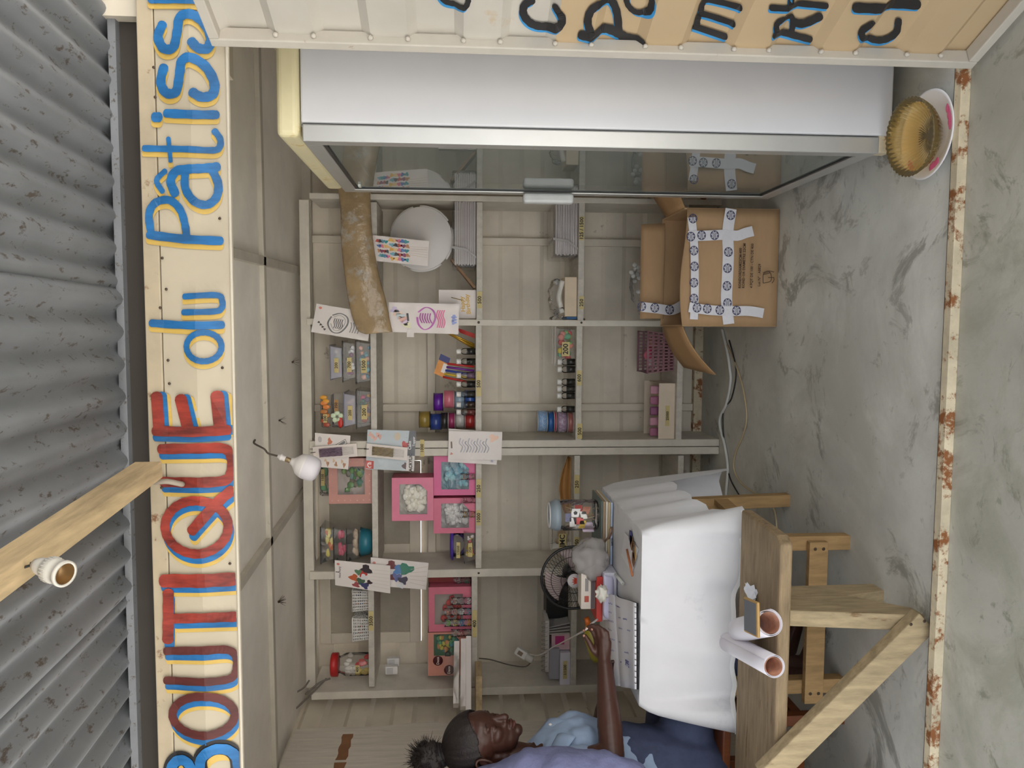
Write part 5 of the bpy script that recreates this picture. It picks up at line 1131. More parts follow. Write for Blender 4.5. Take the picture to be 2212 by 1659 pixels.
for i,(dx_,dz_,cc,sx_,sz_) in enumerate(((.02,.10,(240,238,236),.022,.022),(.036,.085,(190,60,50),.018,.02),(-.015,.085,(214,60,56),.018,.026),(-.03,.07,(236,200,70),.02,.016),(-.02,.11,(240,236,232),.024,.018),(-.045,.045,(226,206,226),.026,.03),(.03,.055,(180,110,80),.02,.02),(.0,.13,(90,90,130),.022,.016),(.01,.065,(240,236,230),.02,.016))):
    b = B(); c0 = o+V3((dx_,-R*.72,dz_)); 
    if abs(dx_) > .035: c0.y += .012
    b.obox(c0, UX*sx_*.8+UZ*.004*(i%3-1), UY*.0006, UZ*sz_*.8); obj('picture_flag', b, C(*cc,.4), t)
c0 = o+V3((.02,-R*.745,.10)); b = B(); b.lathe([(0,.001),(.009,.001),(.009,0)], c0, -UY, 5); obj('ball_patch', b, C(30,30,32), t)
# clear plastic bag in front of it, grey plastic bag, desk fan
b = B(); b.ball(T(1300,1140)+UZ*.012, .034, 14, sq=(1.2,.7,.8), jit=.6, seed=2); ones('clear_bag_scrap', b, crinkle, 'scrap of crumpled clear film beside the grey lidded jar', 'plastic film')
pg = PY(1274,1203,3.06); b = B()
b.ball(pg, .078, 40, sq=(1.05,.8,.92), jit=.28, seed=6); b.ball(pg+V3((-.035,-.01,-.01)), .06, 30, sq=(1,.8,1), jit=.35, seed=9)
greybag = film('grey_plastic_bag',(190,184,182),.48,.12,.9,24); ones('grey_plastic_bag', b, greybag, 'crumpled grey plastic bag in front of the desk fan', 'plastic bag')
for i in range(1):
    b = B(); b.ball(T(1306,1197)+UZ*.02, .018, 12, sq=(1.1,.8,1), jit=.3, seed=3); b.ball(T(1313,1204)+UZ*.018, .017, 12, sq=(1,.8,1), jit=.3, seed=4); ones('pink_toy', b, C(232,170,166,.5), 'small lumpy pink piece lying under the grey bag', 'trinket')
fc = PY(1238,1248,3.28); RF = (PY(1170,1248,3.28).z-fc.z)
fn = thing('desk_fan', 'small black desk fan with red crown badge behind the bag', 'fan', (fc.x,3.3,TT))
fb = C(26,24,26,.35)
b = B(); b.tube([fc+V3((math.cos(g)*RF,0,math.sin(g)*RF)) for g in [2*math.pi*k/40 for k in range(40)]], .006, 8, closed=True); obj('guard_ring', b, fb, fn)
for rr,yo in ((.72,-.022),(.42,-.034)):
    b = B(); b.tube([fc+V3((math.cos(g)*RF*rr,yo,math.sin(g)*RF*rr)) for g in [2*math.pi*k/32 for k in range(32)]], .0016, 6, closed=True); obj('guard_ring', b, fb, fn)
b = B()
for k in range(56):
    g = 2*math.pi*k/56; g2 = g+.35; pts = []
    for j in range(5):
        q = j/4; a = g+(g2-g)*q; r_ = RF*(1-.74*q); pts.append(fc+V3((math.cos(a)*r_,-.040*math.sin(q*1.57),math.sin(a)*r_)))
    b.tube(pts, .0009, 4)
wr = obj('guard_wires', b, fb, fn); wr['kind'] = 'stuff'
b = B()
for k in range(40):
    g = 2*math.pi*k/40; b.tube([fc+V3((math.cos(g)*RF,0,math.sin(g)*RF)), fc+V3((math.cos(g)*RF*.9,.035,math.sin(g)*RF*.9)), fc+V3((math.cos(g-.3)*RF*.3,.045,math.sin(g-.3)*RF*.3))], .0009, 4)
wr = obj('rear_guard_wires', b, fb, fn); wr['kind'] = 'stuff'
blade = film('smoky_blade', (206,186,182), .72, .15, 0)
for k in range(3):
    g0 = math.pi*.62+k*2*math.pi/3; b = B()
    b.grid(lambda u,v: fc+V3((math.cos(g0+(u-.5)*1.25*(.5+.6*v))*RF*(.2+.70*v), .012+.018*(u-.5), math.sin(g0+(u-.5)*1.25*(.5+.6*v))*RF*(.2+.70*v))), 8, 6); obj('blade', b, blade, fn, solid=.002)
b = B(); b.lathe([(0,.036),(.022,.036),(.028,.03),(.028,-.01),(0,-.01)], fc, -UY, 24); obj('hub', b, fb, fn)
b = B(); b.lathe([(0,.0425),(.031,.042),(.031,.040),(0,.040)], fc, -UY, 28); bd = obj('badge', b, C(230,226,226,.35), fn)
b = B(); pl = lambda x,y: fc+V3((x,-.0435,y))
b.poly([pl(-.012,-.010),pl(.012,-.010),pl(.017,.009),pl(.008,0),pl(.005,.014),pl(0,.001),pl(-.005,.014),pl(-.008,0),pl(-.017,.009)]); obj('crown_mark', b, C(214,70,40,.4), bd)
b = B(); b.lathe([(0,0),(.030,0),(.040,.02),(.036,.07),(.02,.09),(0,.09)], fc+UY*.03, UY, 20); obj('motor', b, fb, fn)
b = B(); b.tube([fc+V3((0,.07,-.03)), V3((fc.x,3.35,TT+.02))], .014, 10); obj('stand', b, fb, fn)
b = B(); b.lathe([(0,.0),(.07,.0),(.07,.012),(.05,.02),(0,.022)], (fc.x,3.345-.06,TT), n=28); obj('base', b, fb, fn)
# black speaker-like box behind
X0,X1,Z0,Z1 = span(1183,1240,1268,1345,YS+.06); b = B(); b.box((X0,YS+.12,SH[(3,3)]+.001),(X1+.02,YS+.26,Z1)); ones('black_case', b, C(26,24,24,.5), 'black case in shade behind the desk fan', 'case', bev=.004)
# papers, long boxes, red book beside the hand
pzb = TT; ym = 2.99
b = B(); xa, xb = PY(1300,1340,ym).x, PY(1300,1238,ym).x
b.box((xa,ym,pzb),(xb,ym+.22,pzb+.055)); ones('paper_pile', b, M('paper_pile_edges',(222,220,232),.7,.08,4,stretch=(1,1,60)), 'pile of white paper pads at the back of the desk', 'paper', bev=.003)
b = B(); b.box((xa-.01,ym+.01,pzb+.0555),(xb-.02,ym+.20,pzb+.080)); ones('red_book', b, C(200,56,48,.45), 'red book on the paper pile under the long carton', 'book', bev=.002)
p0, p1 = PY(1270,1312,ym+.06), PY(1262,1224,ym+.10); zt = pzb+.0805
t = thing('long_carton', 'long white and grey carton on the red book', 'box', ((p0.x+p1.x)/2,ym+.1,zt))
b = B(); b.box((p0.x,ym+.04,zt),(p1.x,ym+.12,zt+.058)); obj('carton', b, C(226,216,204,.55), t, bev=.002)
b = B(); b.box((p0.x+.002,ym+.0385,zt+.002),(p1.x,ym+.0395,zt+.018)); obj('grey_band', b, C(90,80,84,.5), t)
b = B(); b.box((p0.x+.03,ym+.0385,zt+.026),(p0.x+.055,ym+.0395,zt+.044)); obj('red_print', b, C(186,84,66,.5), t)
b = B(); b.box((p0.x+.075,ym+.0385,zt+.028),(p1.x-.03,ym+.0395,zt+.042)); obj('grey_print', b, C(150,144,140,.5), t)
q = [T(1306,1236,TT+.05), T(1304,1322,TT+.055), T(1328,1340,TT+.012), T(1326,1245,TT+.012)]
b = B(); b.grid(lambda u,v: q[0].lerp(q[1],u).lerp(q[3].lerp(q[2],u),v)+V3((0,-.015*math.sin(v*3.1),.02*math.sin(v*3.1))), 8, 8); ones('curled_sheet', b, M('lilac_white_paper',(214,210,236),.55,.03,5), 'curled lilac white sheet sloping down from the paper pile', 'paper', solid=.001)
b = B(); b.ball(T(1300,1283,TT+.075), .024, 20, sq=(1.3,.8,.9), jit=.8, seed=12); ones('crumpled_tissue', b, C(232,228,218,.8), 'crumpled white tissue on the curled sheet', 'tissue')
# open ledger
S0, S1, O0, O1 = T(1330,1286,TT+.02), T(1342,1482,TT+.02), T(1373,1303,TT+.012), T(1389,1521,TT+.012)
O0.y = max(O0.y, 2.60); O1.y = max(O1.y, 2.59)
lg = thing('ledger', 'open ledger with handwritten pages at the front edge of the desk', 'book', (S0+O1)/2)
page = M('ledger_page',(236,234,240),.6,.02,5)
def pg_(a0,a1,c0,c1,arch):
    return lambda u,v: a0.lerp(a1,u).lerp(c0.lerp(c1,u),v)+UZ*arch*math.sin(min(1,v*1.6)*math.pi)
nearp = pg_(S0,S1,O0,O1,.010)
b = B(); b.grid(nearp, 8, 10); obj('near_page', b, page, lg, solid=.006)
F0, F1 = S0+(S0-O0)*.75, S1+(S1-O1)*.75; F0.z = F1.z = TT+.03
farp = pg_(S0,S1,F0,F1,.012)
b = B(); b.grid(farp, 8, 10); obj('far_page', b, page, lg, solid=.006)
b = B(); b.grid(lambda u,v: nearp(u,v)-UZ*.0075+((O0-S0).normalized()*.006*v), 6, 6); obj('cover', b, C(40,38,42,.5), lg, solid=.003)
inkb = C(96,96,170,.6)
rnd = random.Random(3)
for (fn_, rows_) in ((nearp,((.10,.06,.40),(.10,.20,.34),(.22,.30,.40),(.22,.50,.62),(.34,.28,.45),(.34,.62,.78),(.50,.22,.36),(.60,.50,.66),(.72,.30,.36))),(farp,((.1,.1,.5),(.2,.15,.6),(.3,.1,.45),(.4,.2,.7),(.5,.1,.55),(.62,.15,.5)))):
    for (u,v0,v1) in rows_:
        b = B(); pts = [(u+.008*math.sin(i*2.4)+.006*rnd.random(), v0+(v1-v0)*i/12) for i in range(13)]
        stroke2d(b, pts, .006, lambda U,V_: fn_(U,V_)+UZ*.0045, n=3); obj('handwriting', b, inkb, lg)
b = B(); textmesh(b, 'HOPPE', nearp(.72,.55)+UZ*.005, (O0-S0)+UX*.0001, (S0-S1), .022); obj('handwriting', b, inkb, lg)
for i in range(14):
    p = nearp(.04+.068*i,1.0); b = B(); c0 = p+V3((0,-.001,0)); b.tube([c0+V3((0,.004*math.cos(g),.005*math.sin(g)-.001)) for g in [2*math.pi*k/8 for k in range(8)]], .0012, 4, closed=True); obj('binding_ring', b, C(60,56,54,.4), lg)
p0, p1 = T(1324,1234,TT+.006), T(1346,1261,TT+.006); b = B(); b.tube([p0,p1], [.006,.0065], 10); mk = ones('marker_pen', b, C(232,232,226,.4), 'white marker pen lying on the cloth by the ledger', 'pen')
b = B(); d = (p1-p0).normalized(); b.tube([p1,p1+d*.008], [.0045,.003], 10); obj('pen_tip', b, C(200,200,196,.4), mk)
q = [T(1352,1140), T(1380,1188), T(1370,1225), T(1345,1242)]
pic = thing('picture_sheet', 'glossy printed picture sheet lying on the cloth near the desk corner', 'print', T(1362,1190))
b = B(); b.prism([T(1350,1150,TT),T(1379,1185,TT),T(1366,1238,TT),T(1342,1200,TT)], UZ*.0008); obj('sheet', b, C(236,234,238,.3), pic)
for i,(x,y,cc) in enumerate(((1362,1160,(70,70,140)),(1364,1172,(150,100,60)),(1369,1184,(110,70,40)),(1371,1196,(190,150,90)),(1368,1208,(120,84,54)))):
    c0 = T(x,y,TT+.0012); b = B(); b.lathe([(0,.0003),(.030,.0003),(.030,0)], c0, UZ, 5); obj('printed_motif', b, C(*cc,.35), pic)
b = B(); b.tube([T(1354,1187,TT+.005),T(1366,1244,TT+.005)], .0038, 6); ones('pencil', b, C(196,116,66,.45), 'orange pencil lying on the picture sheet', 'pencil')
# keys on a brown strap
t = thing('keys', 'bunch of keys on a brown strap by the folders', 'keys', T(1318,1168))
b = B(); b.tube(smooth_path([T(1302,1176,TT+.02), T(1314,1160,TT+.04), T(1318,1145,TT+.045), T(1322,1140,TT+.03), T(1322,1150,TT+.02), T(1312,1168,TT+.012), T(1303,1180,TT+.01)]), .004, 6); obj('strap', b, C(132,104,80,.6), t)
b = B(); c0 = T(1312,1176,TT+.012); b.tube([c0+V3((.012*math.cos(g),.006*math.sin(g),.012*math.sin(g))) for g in [2*math.pi*k/12 for k in range(12)]], .0014, 5, closed=True); obj('key_ring', b, C(170,168,164,.25,metal=.8), t)
for i in range(4):
    a = .5*i-.6; d = V3((math.cos(a)*.8,-.6,-.1)).normalized(); p0 = T(1318,1172+3*i,TT+.006); b = B(); b.obox(p0+d*.012, d*.018, d.cross(UZ).normalized()*.0045, UZ*.001); obj('key', b, C(90,84,78,.3,metal=.7), t)
# green bottle and blue cap behind the hand
p0, p1 = PY(1292,1428,3.12), PY(1252,1352,3.18); d = (p1-p0).normalized(); p0 = V3((p0.x,3.12,TT+.05))
t = thing('olive_bottle', 'olive yellow squeeze bottle lying behind the hand', 'bottle', V3((p0.x,3.12,TT)))
b = B(); b.lathe([(0,0),(.028,0),(.036,.02),(.036,.11),(.02,.15),(.012,.16),(0,.16)], V3((p0.x,3.13,TT+.04)), V3((.9,.05,.28)), 20); obj('bottle_body', b, C(150,138,40,.35), t)
b = B(); b.lathe([(0,.158),(.013,.158),(.011,.19),(0,.19)], V3((p0.x,3.13,TT+.04)), V3((.9,.05,.28)), 14); obj('orange_cap', b, C(214,110,40,.4), t)
# ================================================================== things on the bench
def roll(c0, c1, r, turns, label, ph=0.0):
    d = (c1-c0).normalized(); n1 = UZ.cross(d).normalized(); n2 = d.cross(n1)
    def fn(u, v):
        a = ph+u*turns*2*math.pi; rr = r*(1-.20*(1-u))
        return c0.lerp(c1, v)+(n1*math.cos(a)+n2*math.sin(a))*rr
    t = thing('paper_roll', label, 'paper roll', (c0+c1)/2-UZ*r)
    b = B(); b.grid(fn, 60, 4); obj('sheet', b, M('roll_paper',(240,236,244),.5,.02,5), t, solid=.0012)
    b = B(); b.grid(lambda u,v: c0.lerp(c1, .02+.98*v)+(n1*math.cos(ph+u*6.28)+n2*math.sin(ph+u*6.28))*r*.765, 32, 4); obj('printed_inside', b, M('orange_print',(236,186,160),.5,.25,22), t)
    for i in range(4):
        b = B(); b.tube([c1.lerp(c0,.06)+(n1*math.cos(a)+n2*math.sin(a))*r*(.735-.012*i) + d*(-.012*i) for a in [1.2+.25*i+.25*j for j in range(7)]], .0011, 4); obj('printed_line', b, C(186,60,40,.5), t)
    return t
BT = BZ+.002
def Bn(x, y, Z): return PZ(x, y, Z)
r1 = .040
e = Bn(1662,1345,BT+r1); s_ = Bn(1597,1360,BT+r1); roll(s_, e, r1, 1.9, 'short fat roll of white paper under the phone on the bench', .4)
r2 = .034
e = Bn(1672,1440,BT+r2); s_ = PY(1572,1388,2.46); s_.z = BT+r2+.012; roll(s_, e, r2, 1.8, 'longer roll of white paper with faint red print beside the phone', 2.2)
pc = (Bn(1624,1333,BT+2*r1+.012)); dx_ = V3((.985,.10,.0)).normalized(); dn_ = V3((-.10,.96,.22)).normalized()
ph = thing('phone', 'smartphone in gold case resting on the short paper roll', 'phone', pc)
up_ = (dn_.cross(dx_)).normalized(); up_ = up_ if up_.z > 0 else -up_
b = B(); b.obox(pc, dx_*.052, dn_*.036, up_*.0045); obj('case', b, C(198,160,104,.35,metal=.3), ph, bev=.004, seg=3)
b = B(); b.obox(pc+up_*.0046+dn_*.002, dx_*.046, dn_*.030, up_*.0004); obj('screen', b, C(110,112,118,.12), ph)
c0 = Bn(1624,1285,BT+.004); 
for i in range(3):
    b = B(); pts = [c0+V3((.04*math.cos(a)*(1 if k % 2 else .55), .05*math.sin(a)*(1 if k % 2 else .6), .004*i+.010*math.sin(a*2))) for k,a in enumerate([2*math.pi*j/8+.5*i for j in range(8)])]
    b.prism(pts, UZ*.0008); ones('paper_scrap', b, C(234,236,246,.6), 'torn white paper scrap tucked beside the phone, %s of three' % ('lowest','middle','top')[i], 'paper', 'paper scraps')
# ================================================================== plate and amber bowl on the floor
pc = PZ(2022,292,.002); t = thing('plate', 'white plate with pink flowers on the floor by the sill', 'plate', pc)
R = .128; b = B(); b.lathe([(0,.004),(R*.55,.004),(R*.66,.008),(R*.96,.026),(R,.030),(R*.99,.033),(R*.94,.031),(R*.64,.013),(R*.54,.009),(0,.009)], pc, n=48); obj('dish', b, M('melamine_white',(240,238,242),.2,.01,5), t)
for (a, q) in ((3.5,.80),(5.1,.83),(4.9,.80),(2.4,.85)):
    for k in range(4):
        g = a+.10*(k-1.5); c0 = pc+V3((math.cos(g)*R*(q-.02*(k%2)),math.sin(g)*R*(q-.02*(k%2)),.0245+.006*(q-.8)*10)); b = B(); b.ball(c0, .014, 10, sq=(1,.6,.12)); obj('flower_print', b, C(222,100,150,.3), t)
o = pc+V3((0,.006,.012)); ax = V3((-.10,-.05,1)).normalized(); amber = film('amber_glass', (236,198,116), .16, .05, 0, ior=1.45, tint=(254,240,204))
bw_ = thing('amber_bowl', 'ribbed amber glass bowl sitting in the flowered plate', 'bowl', o)
Rb = .112; b = B(); b.lathe([(0,.002),(Rb*.45,.002),(Rb*.62,.012),(Rb*.86,.040),(Rb,.070),(Rb*.975,.071),(Rb*.835,.043),(Rb*.60,.017),(Rb*.43,.007),(0,.007)], o, ax, 176, flute=44, fa=.022); obj('bowl', b, amber, bw_)
# ================================================================== cables on the floor
def floor_cable(pts, r, rgb, label, Z=None):
    b = B(); b.tube(smooth_path([PZ(x,y,r+.003) for (x,y) in pts], 8), r, 8); return ones('floor_cable', b, C(*rgb,.45), label, 'cable')
floor_cable([(1560,712),(1571,760),(1577,800),(1578,825),(1570,870),(1556,900),(1556,925),(1566,965),(1572,1010),(1569,1060),(1566,1110),(1572,1150)], .0075, (226,226,222), 'thick white cable snaking along the floor under the shelves')
floor_cable([(1575,735),(1590,800),(1580,860),(1563,885),(1562,930),(1567,970),(1576,1030),(1600,1075)], .0035, (44,42,42), 'thin black cable on the floor beside the white one')
floor_cable([(1570,745),(1590,790),(1605,840),(1613,900),(1605,940),(1590,975),(1585,1010),(1598,1040),(1625,1062),(1650,1075),(1672,1100),(1678,1145)], .0042, (206,186,150), 'beige cable looping over the floor towards the desk leg')
b = B(); b.tube(smooth_path([PZ(1566,1095,.012),PZ(1568,1115,.012),PZ(1573,1140,.012)]), .009, 8); ones('blue_plug_lead', b, C(40,90,150,.4), 'short blue lead on the floor behind the far desk leg', 'cable')
# dry insect-nest tufts stuck to the ceiling
for i,(x,y) in enumerate(((602,1300),(604,908),(632,782))):
    p = PZ(x,y,ZC-.004); b = B(); rnd = random.Random(i)
    for k in range(14 if i == 0 else 6):
        d = V3((rnd.uniform(-1,1),rnd.uniform(-1,1),-rnd.uniform(.3,1.2))).normalized(); b.tube([p, p+d*.018, p+d*.034+V3((0,0,-.004))], [.0012,.0009,.0004], 4)
    b.ball(p, .006, 8, jit=.4, seed=i); ones('dry_tuft', b, C(80,66,54,.9), 'small dry tuft stuck to the ceiling, %s' % ('nearest the woman','beside the bulb','nearest the fridge')[i], 'tuft', 'ceiling tufts')
# ================================================================== the woman at the desk
skin = M('dark_brown_skin', (72,43,34), .4, .08, 14, spec=.45, bump=.03, bscale=120)
WY = 2.66
def W(x, y, Y=WY): return PY(x, y, Y)
wm = thing('person', 'woman in a light blue shirt sitting at the desk, head bent, holding a cable', 'person', V3((-1.52, WY, 0)))
def cap(b, p, q, r0, r1, n=7, seg=14, sq=(1,1,1)):
    p, q = V3(p), V3(q)
    for i in range(n+1):
        t = i/n; b.ball(p.lerp(q,t), r0+(r1-r0)*t, seg, sq=sq)
def chain(b, pts, rs, seg=14, step=.4):
    for i in range(len(pts)-1):
        L = (V3(pts[i+1])-V3(pts[i])).length; n = max(2, int(L/(min(rs[i],rs[i+1])*step))); cap(b, pts[i], pts[i+1], rs[i], rs[i+1], n, seg)
def remesh(o, vox, it=4, fac=.5):
    md = o.modifiers.new('remesh','REMESH'); md.mode = 'VOXEL'; md.voxel_size = vox; md.use_smooth_shade = True
    md = o.modifiers.new('smooth','SMOOTH'); md.factor = fac; md.iterations = it
tl = math.radians(18); hf = V3((math.cos(tl),0,-math.sin(tl))); hu = V3((math.sin(tl),0,math.cos(tl))); hs = V3((0,-1,0))
tw = Matrix.Rotation(math.radians(-7),3,'Z'); hf, hu, hs = tw@hf, tw@hu, tw@hs          # face turned a little towards us
E0 = W(1049,1614)
HS = 1.13
def H(f, u, s=0): return E0+(hf*f+hu*u+hs*s)*HS
def ellip(b, c, rf, ru, rs_, n=22):
    vs = []; fs = []; h = n//2+1
    for i in range(h+1):
        t = math.pi*i/h
        for k in range(n):
            g = 2*math.pi*k/n; vs.append(c+(hf*(math.sin(t)*math.cos(g)*rf)+hs*(math.sin(t)*math.sin(g)*rs_)+hu*(math.cos(t)*ru))*HS)
    for i in range(h):
        for k in range(n): fs.append((i*n+k,(i+1)*n+k,(i+1)*n+(k+1)%n,i*n+(k+1)%n))
    b.add(vs, fs, 0, True)
b = B()
# head
ellip(b, H(.002,.048), .100,.086,.073); ellip(b, H(.040,.030), .068,.070,.062); ellip(b, H(.052,-.020), .052,.062,.054); ellip(b, H(.055,-.055), .044,.036,.046)
ellip(b, H(.060,.040), .050,.045,.058)                       # forehead
ellip(b, H(.086,-.078), .019,.017,.021)                      # chin
for s in (-1,1):
    ellip(b, H(.070,-.012,s*.034), .030,.020,.022)           # cheek
    ellip(b, H(.088,.024,s*.030), .014,.008,.022)            # brow ridge
    ellip(b, H(.088,.006,s*.030), .013,.010,.015)            # eyelid over the lowered eye
    ellip(b, H(.100,-.030,s*.012), .011,.009,.010)           # nostril wing
cap(b, H(.098,.016), H(.119,-.022), .0075*HS, .0105*HS, 8)   # nose
b.ball(H(.119,-.026), .0115*HS, 12)
ellip(b, H(.100,-.049), .015,.010,.022); ellip(b, H(.104,-.047), .0095,.0055,.020); ellip(b, H(.100,-.060), .0105,.0065,.018)   # mouth
for s in (-1,1):                                             # ears
    c0 = H(.000,.002,s*.074); pts = [c0+(hf*(.016*math.cos(a))+hu*(.028*math.sin(a)+.004)+hs*(s*(.010+.006*(math.cos(a)<0))))*HS for a in [2*math.pi*k/14 for k in range(14)]]
    b.tube(pts, .0055, 8, closed=True); ellip(b, c0+hs*(s*.002), .013,.022,.008); b.ball(H(.004,-.028,s*.078), .008, 10)
# neck and trunk
nk0, nk1 = H(-.012,-.045), W(1165,1648)
chain(b, [nk0, nk1], [.056,.058])
ch, wa_, pv = W(1245,1640), W(1350,1668), W(1445,1680)
def torso(b, g=0.0):
    for i in range(13):
        t = i/12; c = nk1.lerp(ch, min(1,t*2)) if t < .5 else ch.lerp(pv, (t-.5)*2)
        rx = (.070+.065*min(1,t*3.2)) if t < .5 else .130-.010*math.sin((t-.5)*6)+.04*(t-.5); ry = .075+.105*min(1,t*4) if t < .5 else .165+.02*(t-.5)
        b.ball(c, 1.0, 22, sq=(rx+g, ry+g, .085+g))
torso(b)
# arms: the near one reaches over the desk, the far one lies behind it
sN, eN, wN = W(1205,1668,2.50), W(1322,1628,2.47), W(1306,1436,2.62)
sF, eF, wF = W(1200,1640,2.84), W(1300,1562,2.86), W(1312,1500,2.84)
chain(b, [sN, sN.lerp(eN,.5), eN, eN.lerp(wN,.3), eN.lerp(wN,.7), wN], [.056,.049,.043,.044,.034,.027])
chain(b, [sF, sF.lerp(eF,.5), eF, eF.lerp(wF,.4), wF], [.052,.045,.038,.037,.026])
# hands
def hand_(b, wr, kn, pts, th, r=.0088):
    """wr wrist, kn four knuckle points, pts per finger joints, th thumb joints"""
    for k in kn: cap(b, wr, k, .020, .0125, 8, 12)
    for i in range(3): cap(b, kn[i], kn[i+1], .0125, .0125, 3, 12)
    cap(b, wr, (kn[1]+kn[2])/2, .024, .016, 8, 12)
    for i, f in enumerate(pts): chain(b, f, [r*1.12, r*1.02, r*.95, r*.82][:len(f)], 12, .5)
    chain(b, th, [.016,.0115,.0100,.0085][:len(th)], 12, .5)
Yh = 2.66
kn = [W(1289,1384,Yh+.012), W(1297,1381,Yh-.004), W(1306,1383,Yh-.014), W(1314,1388,Yh-.018)]
fg = [[kn[0], W(1280,1362,Yh+.012), W(1271,1356,Yh+.018), W(1264,1360,Yh+.026)],
      [kn[1], W(1290,1357,Yh-.004), W(1279,1351,Yh+.004), W(1270,1355,Yh+.014)],
      [kn[2], W(1301,1360,Yh-.014), W(1291,1353,Yh-.004), W(1282,1357,Yh+.006)],
      [kn[3], W(1311,1367,Yh-.016), W(1303,1360,Yh-.006), W(1295,1361,Yh+.004)]]
th = [W(1298,1418,Yh-.004), W(1280,1402,Yh-.010), W(1272,1386,Yh-.006), W(1264,1374,Yh+.002)]
hand_(b, wN, kn, fg, th)
wF2 = wF
knF = [wF2+V3((.075,.012+.004*i,.012-.018*i)) for i in range(4)]
fgF = [[k, k+V3((.030,.004,-.012)), k+V3((.046,.006,-.030)), k+V3((.048,.004,-.046))] for k in knF]
hand_(b, wF2, knF, fgF, [wF2+V3((.03,-.01,.012)), wF2+V3((.055,-.018,.012)), wF2+V3((.075,-.018,.004)), wF2+V3((.090,-.014,-.004))])
# legs under the desk
for s, yy in ((-1,2.76),(1,2.93)):
    hp = V3((pv.x+.02, yy, .545)); kn_ = V3((pv.x+.42, yy, .53)); an = V3((pv.x+.36, yy, .075)); to = V3((pv.x+.50, yy, .032))
    chain(b, [hp, kn_, kn_.lerp(an,.3), an], [.085,.062,.056,.038]); chain(b, [an, to], [.038,.028])
body = obj('body', b, skin, wm); remesh(body, .0042, 3, .5)
# lowered lashes, brow, lips, nails, earring
for s in (-1,1):
    c0 = [H(.098-.004*abs(k-3), .001-.0022*math.sin(k*.5), s*(.020+.0042*k)) for k in range(7)]
    bb = B(); bb.tube([p+hf*.0025 for p in c0], [.0008,.0013,.0016,.0017,.0016,.0013,.0009], 6); obj('eyelashes', bb, C(24,16,14,.5), wm)
    bb = B(); bb.tube([H(.1005-.003*(k/5)**2*2, .030+.004*math.sin(k*.6), s*(.014+.0065*k)) for k in range(6)], [.0016,.0026,.0028,.0024,.002,.001], 6); obj('eyebrow', bb, C(28,18,16,.7), wm)
bb = B(); bb.tube([H(.1125-.0075*(k/3-1)**2*1.6, -.0465-.001*(k-3)**2*.4, (k-3)*.0066) for k in range(7)], [.002,.0036,.0044,.0042,.0044,.0036,.002], 8); obj('upper_lip', bb, C(86,46,42,.4), wm)
bb = B(); bb.tube([H(.1095-.0075*(k/3-1)**2*1.5, -.0590+.001*(k-3)**2*.35, (k-3)*.006) for k in range(7)], [.002,.004,.005,.0052,.005,.004,.002], 8); obj('lower_lip', bb, C(104,58,52,.38), wm)
bb = B(); bb.ball(H(.004,-.032,.0865), .0028, 10); obj('ear_stud', bb, C(220,214,200,.2,metal=.8), wm)
for f in fg+[th]:
    d = (f[-1]-f[-2]).normalized(); bb = B(); bb.ball(f[-1]+d*.004+V3((0,-.0055,.003)), .0052, 10, sq=(1,.6,.8)); obj('fingernail', bb, C(176,124,106,.3), wm)
# hair drawn back into a puff
hairm = M('black_hair', (36,27,26), .6, .25, 40, bump=.25, bscale=160)
b = B(); vs = []; fs = []; n = 96; hh_ = 64
for i in range(hh_+1):
    t = math.pi*.66*i/hh_                                      # cap measured from a pole at the back of the crown
    for k in range(n):
        g = 2*math.pi*k/n; pole = (hu*.86-hf*.50).normalized(); e1 = hs; e2 = pole.cross(e1)
        d = pole*math.cos(t)+(e1*math.cos(g)+e2*math.sin(g))*math.sin(t)
        df, du, ds = d.dot(hf), d.dot(hu), d.dot(hs)
        r_ = 1/math.sqrt((df/.1045)**2+(du/.0915)**2+(ds/.0785)**2); vs.append(H(.002,.046)+d*r_*HS*(1+.010*math.sin(g*23)))
for i in range(hh_):
    for k in range(n): fs.append((i*n+k,(i+1)*n+k,(i+1)*n+(k+1)%n,i*n+(k+1)%n))
b.add(vs, fs, 0, True)
cc = H(.002,.046)
keep = B()
for f in fs:
    m_ = sum((vs[i] for i in f), V3((0,0,0)))/4-cc; ff, uu = m_.dot(hf), m_.dot(hu)
    ff /= HS; uu /= HS
    if ff > .010 and uu < -.040+1.02*(ff-.010)+.010*math.sin(ff*70): continue
    if uu < -.058: continue
    if (ff/.021)**2+((uu+.046)/.034)**2 < 1 and abs(m_.dot(hs)) > .04: continue
    keep.add([vs[i] for i in f], [(0,1,2,3)], 0, True)
hr = obj('hair', keep, hairm, wm, solid=.006)
pf = W(925,1642); b = B(); b.ball(pf, .060, 34, sq=(1.05,.95,.92), jit=.30, seed=4); b.ball(pf.lerp(H(-.055,.115),.55), .042, 20, jit=.2, seed=2)
pfo = obj('hair_puff', b, hairm, hr)
b = B(); rnd = random.Random(8)
for k in range(420):
    d = V3((rnd.gauss(.1,.8), rnd.gauss(-.1,.8), rnd.gauss(.35,.8))).normalized(); p = pf+d*.050; L = rnd.uniform(.016,.040); c_ = V3((rnd.uniform(-1,1),rnd.uniform(-1,1),rnd.uniform(-1,1)))*.012
    b.tube([p, p+d*L*.6+c_*.5, p+d*L+c_], [.0011,.0009,.0003], 4)
st_ = obj('hair_strands', b, hairm, hr); st_['kind'] = 'stuff'
b = B(); c0 = pf.lerp(H(-.055,.115),.75); ax = (pf-H(-.055,.115)).normalized(); u = ax.orthogonal().normalized(); v = ax.cross(u); b.tube([c0+(u*math.cos(a)+v*math.sin(a))*.036 for a in [2*math.pi*k/18 for k in range(18)]], .007, 8, closed=True); obj('hair_band', b, C(30,26,30,.7), hr)
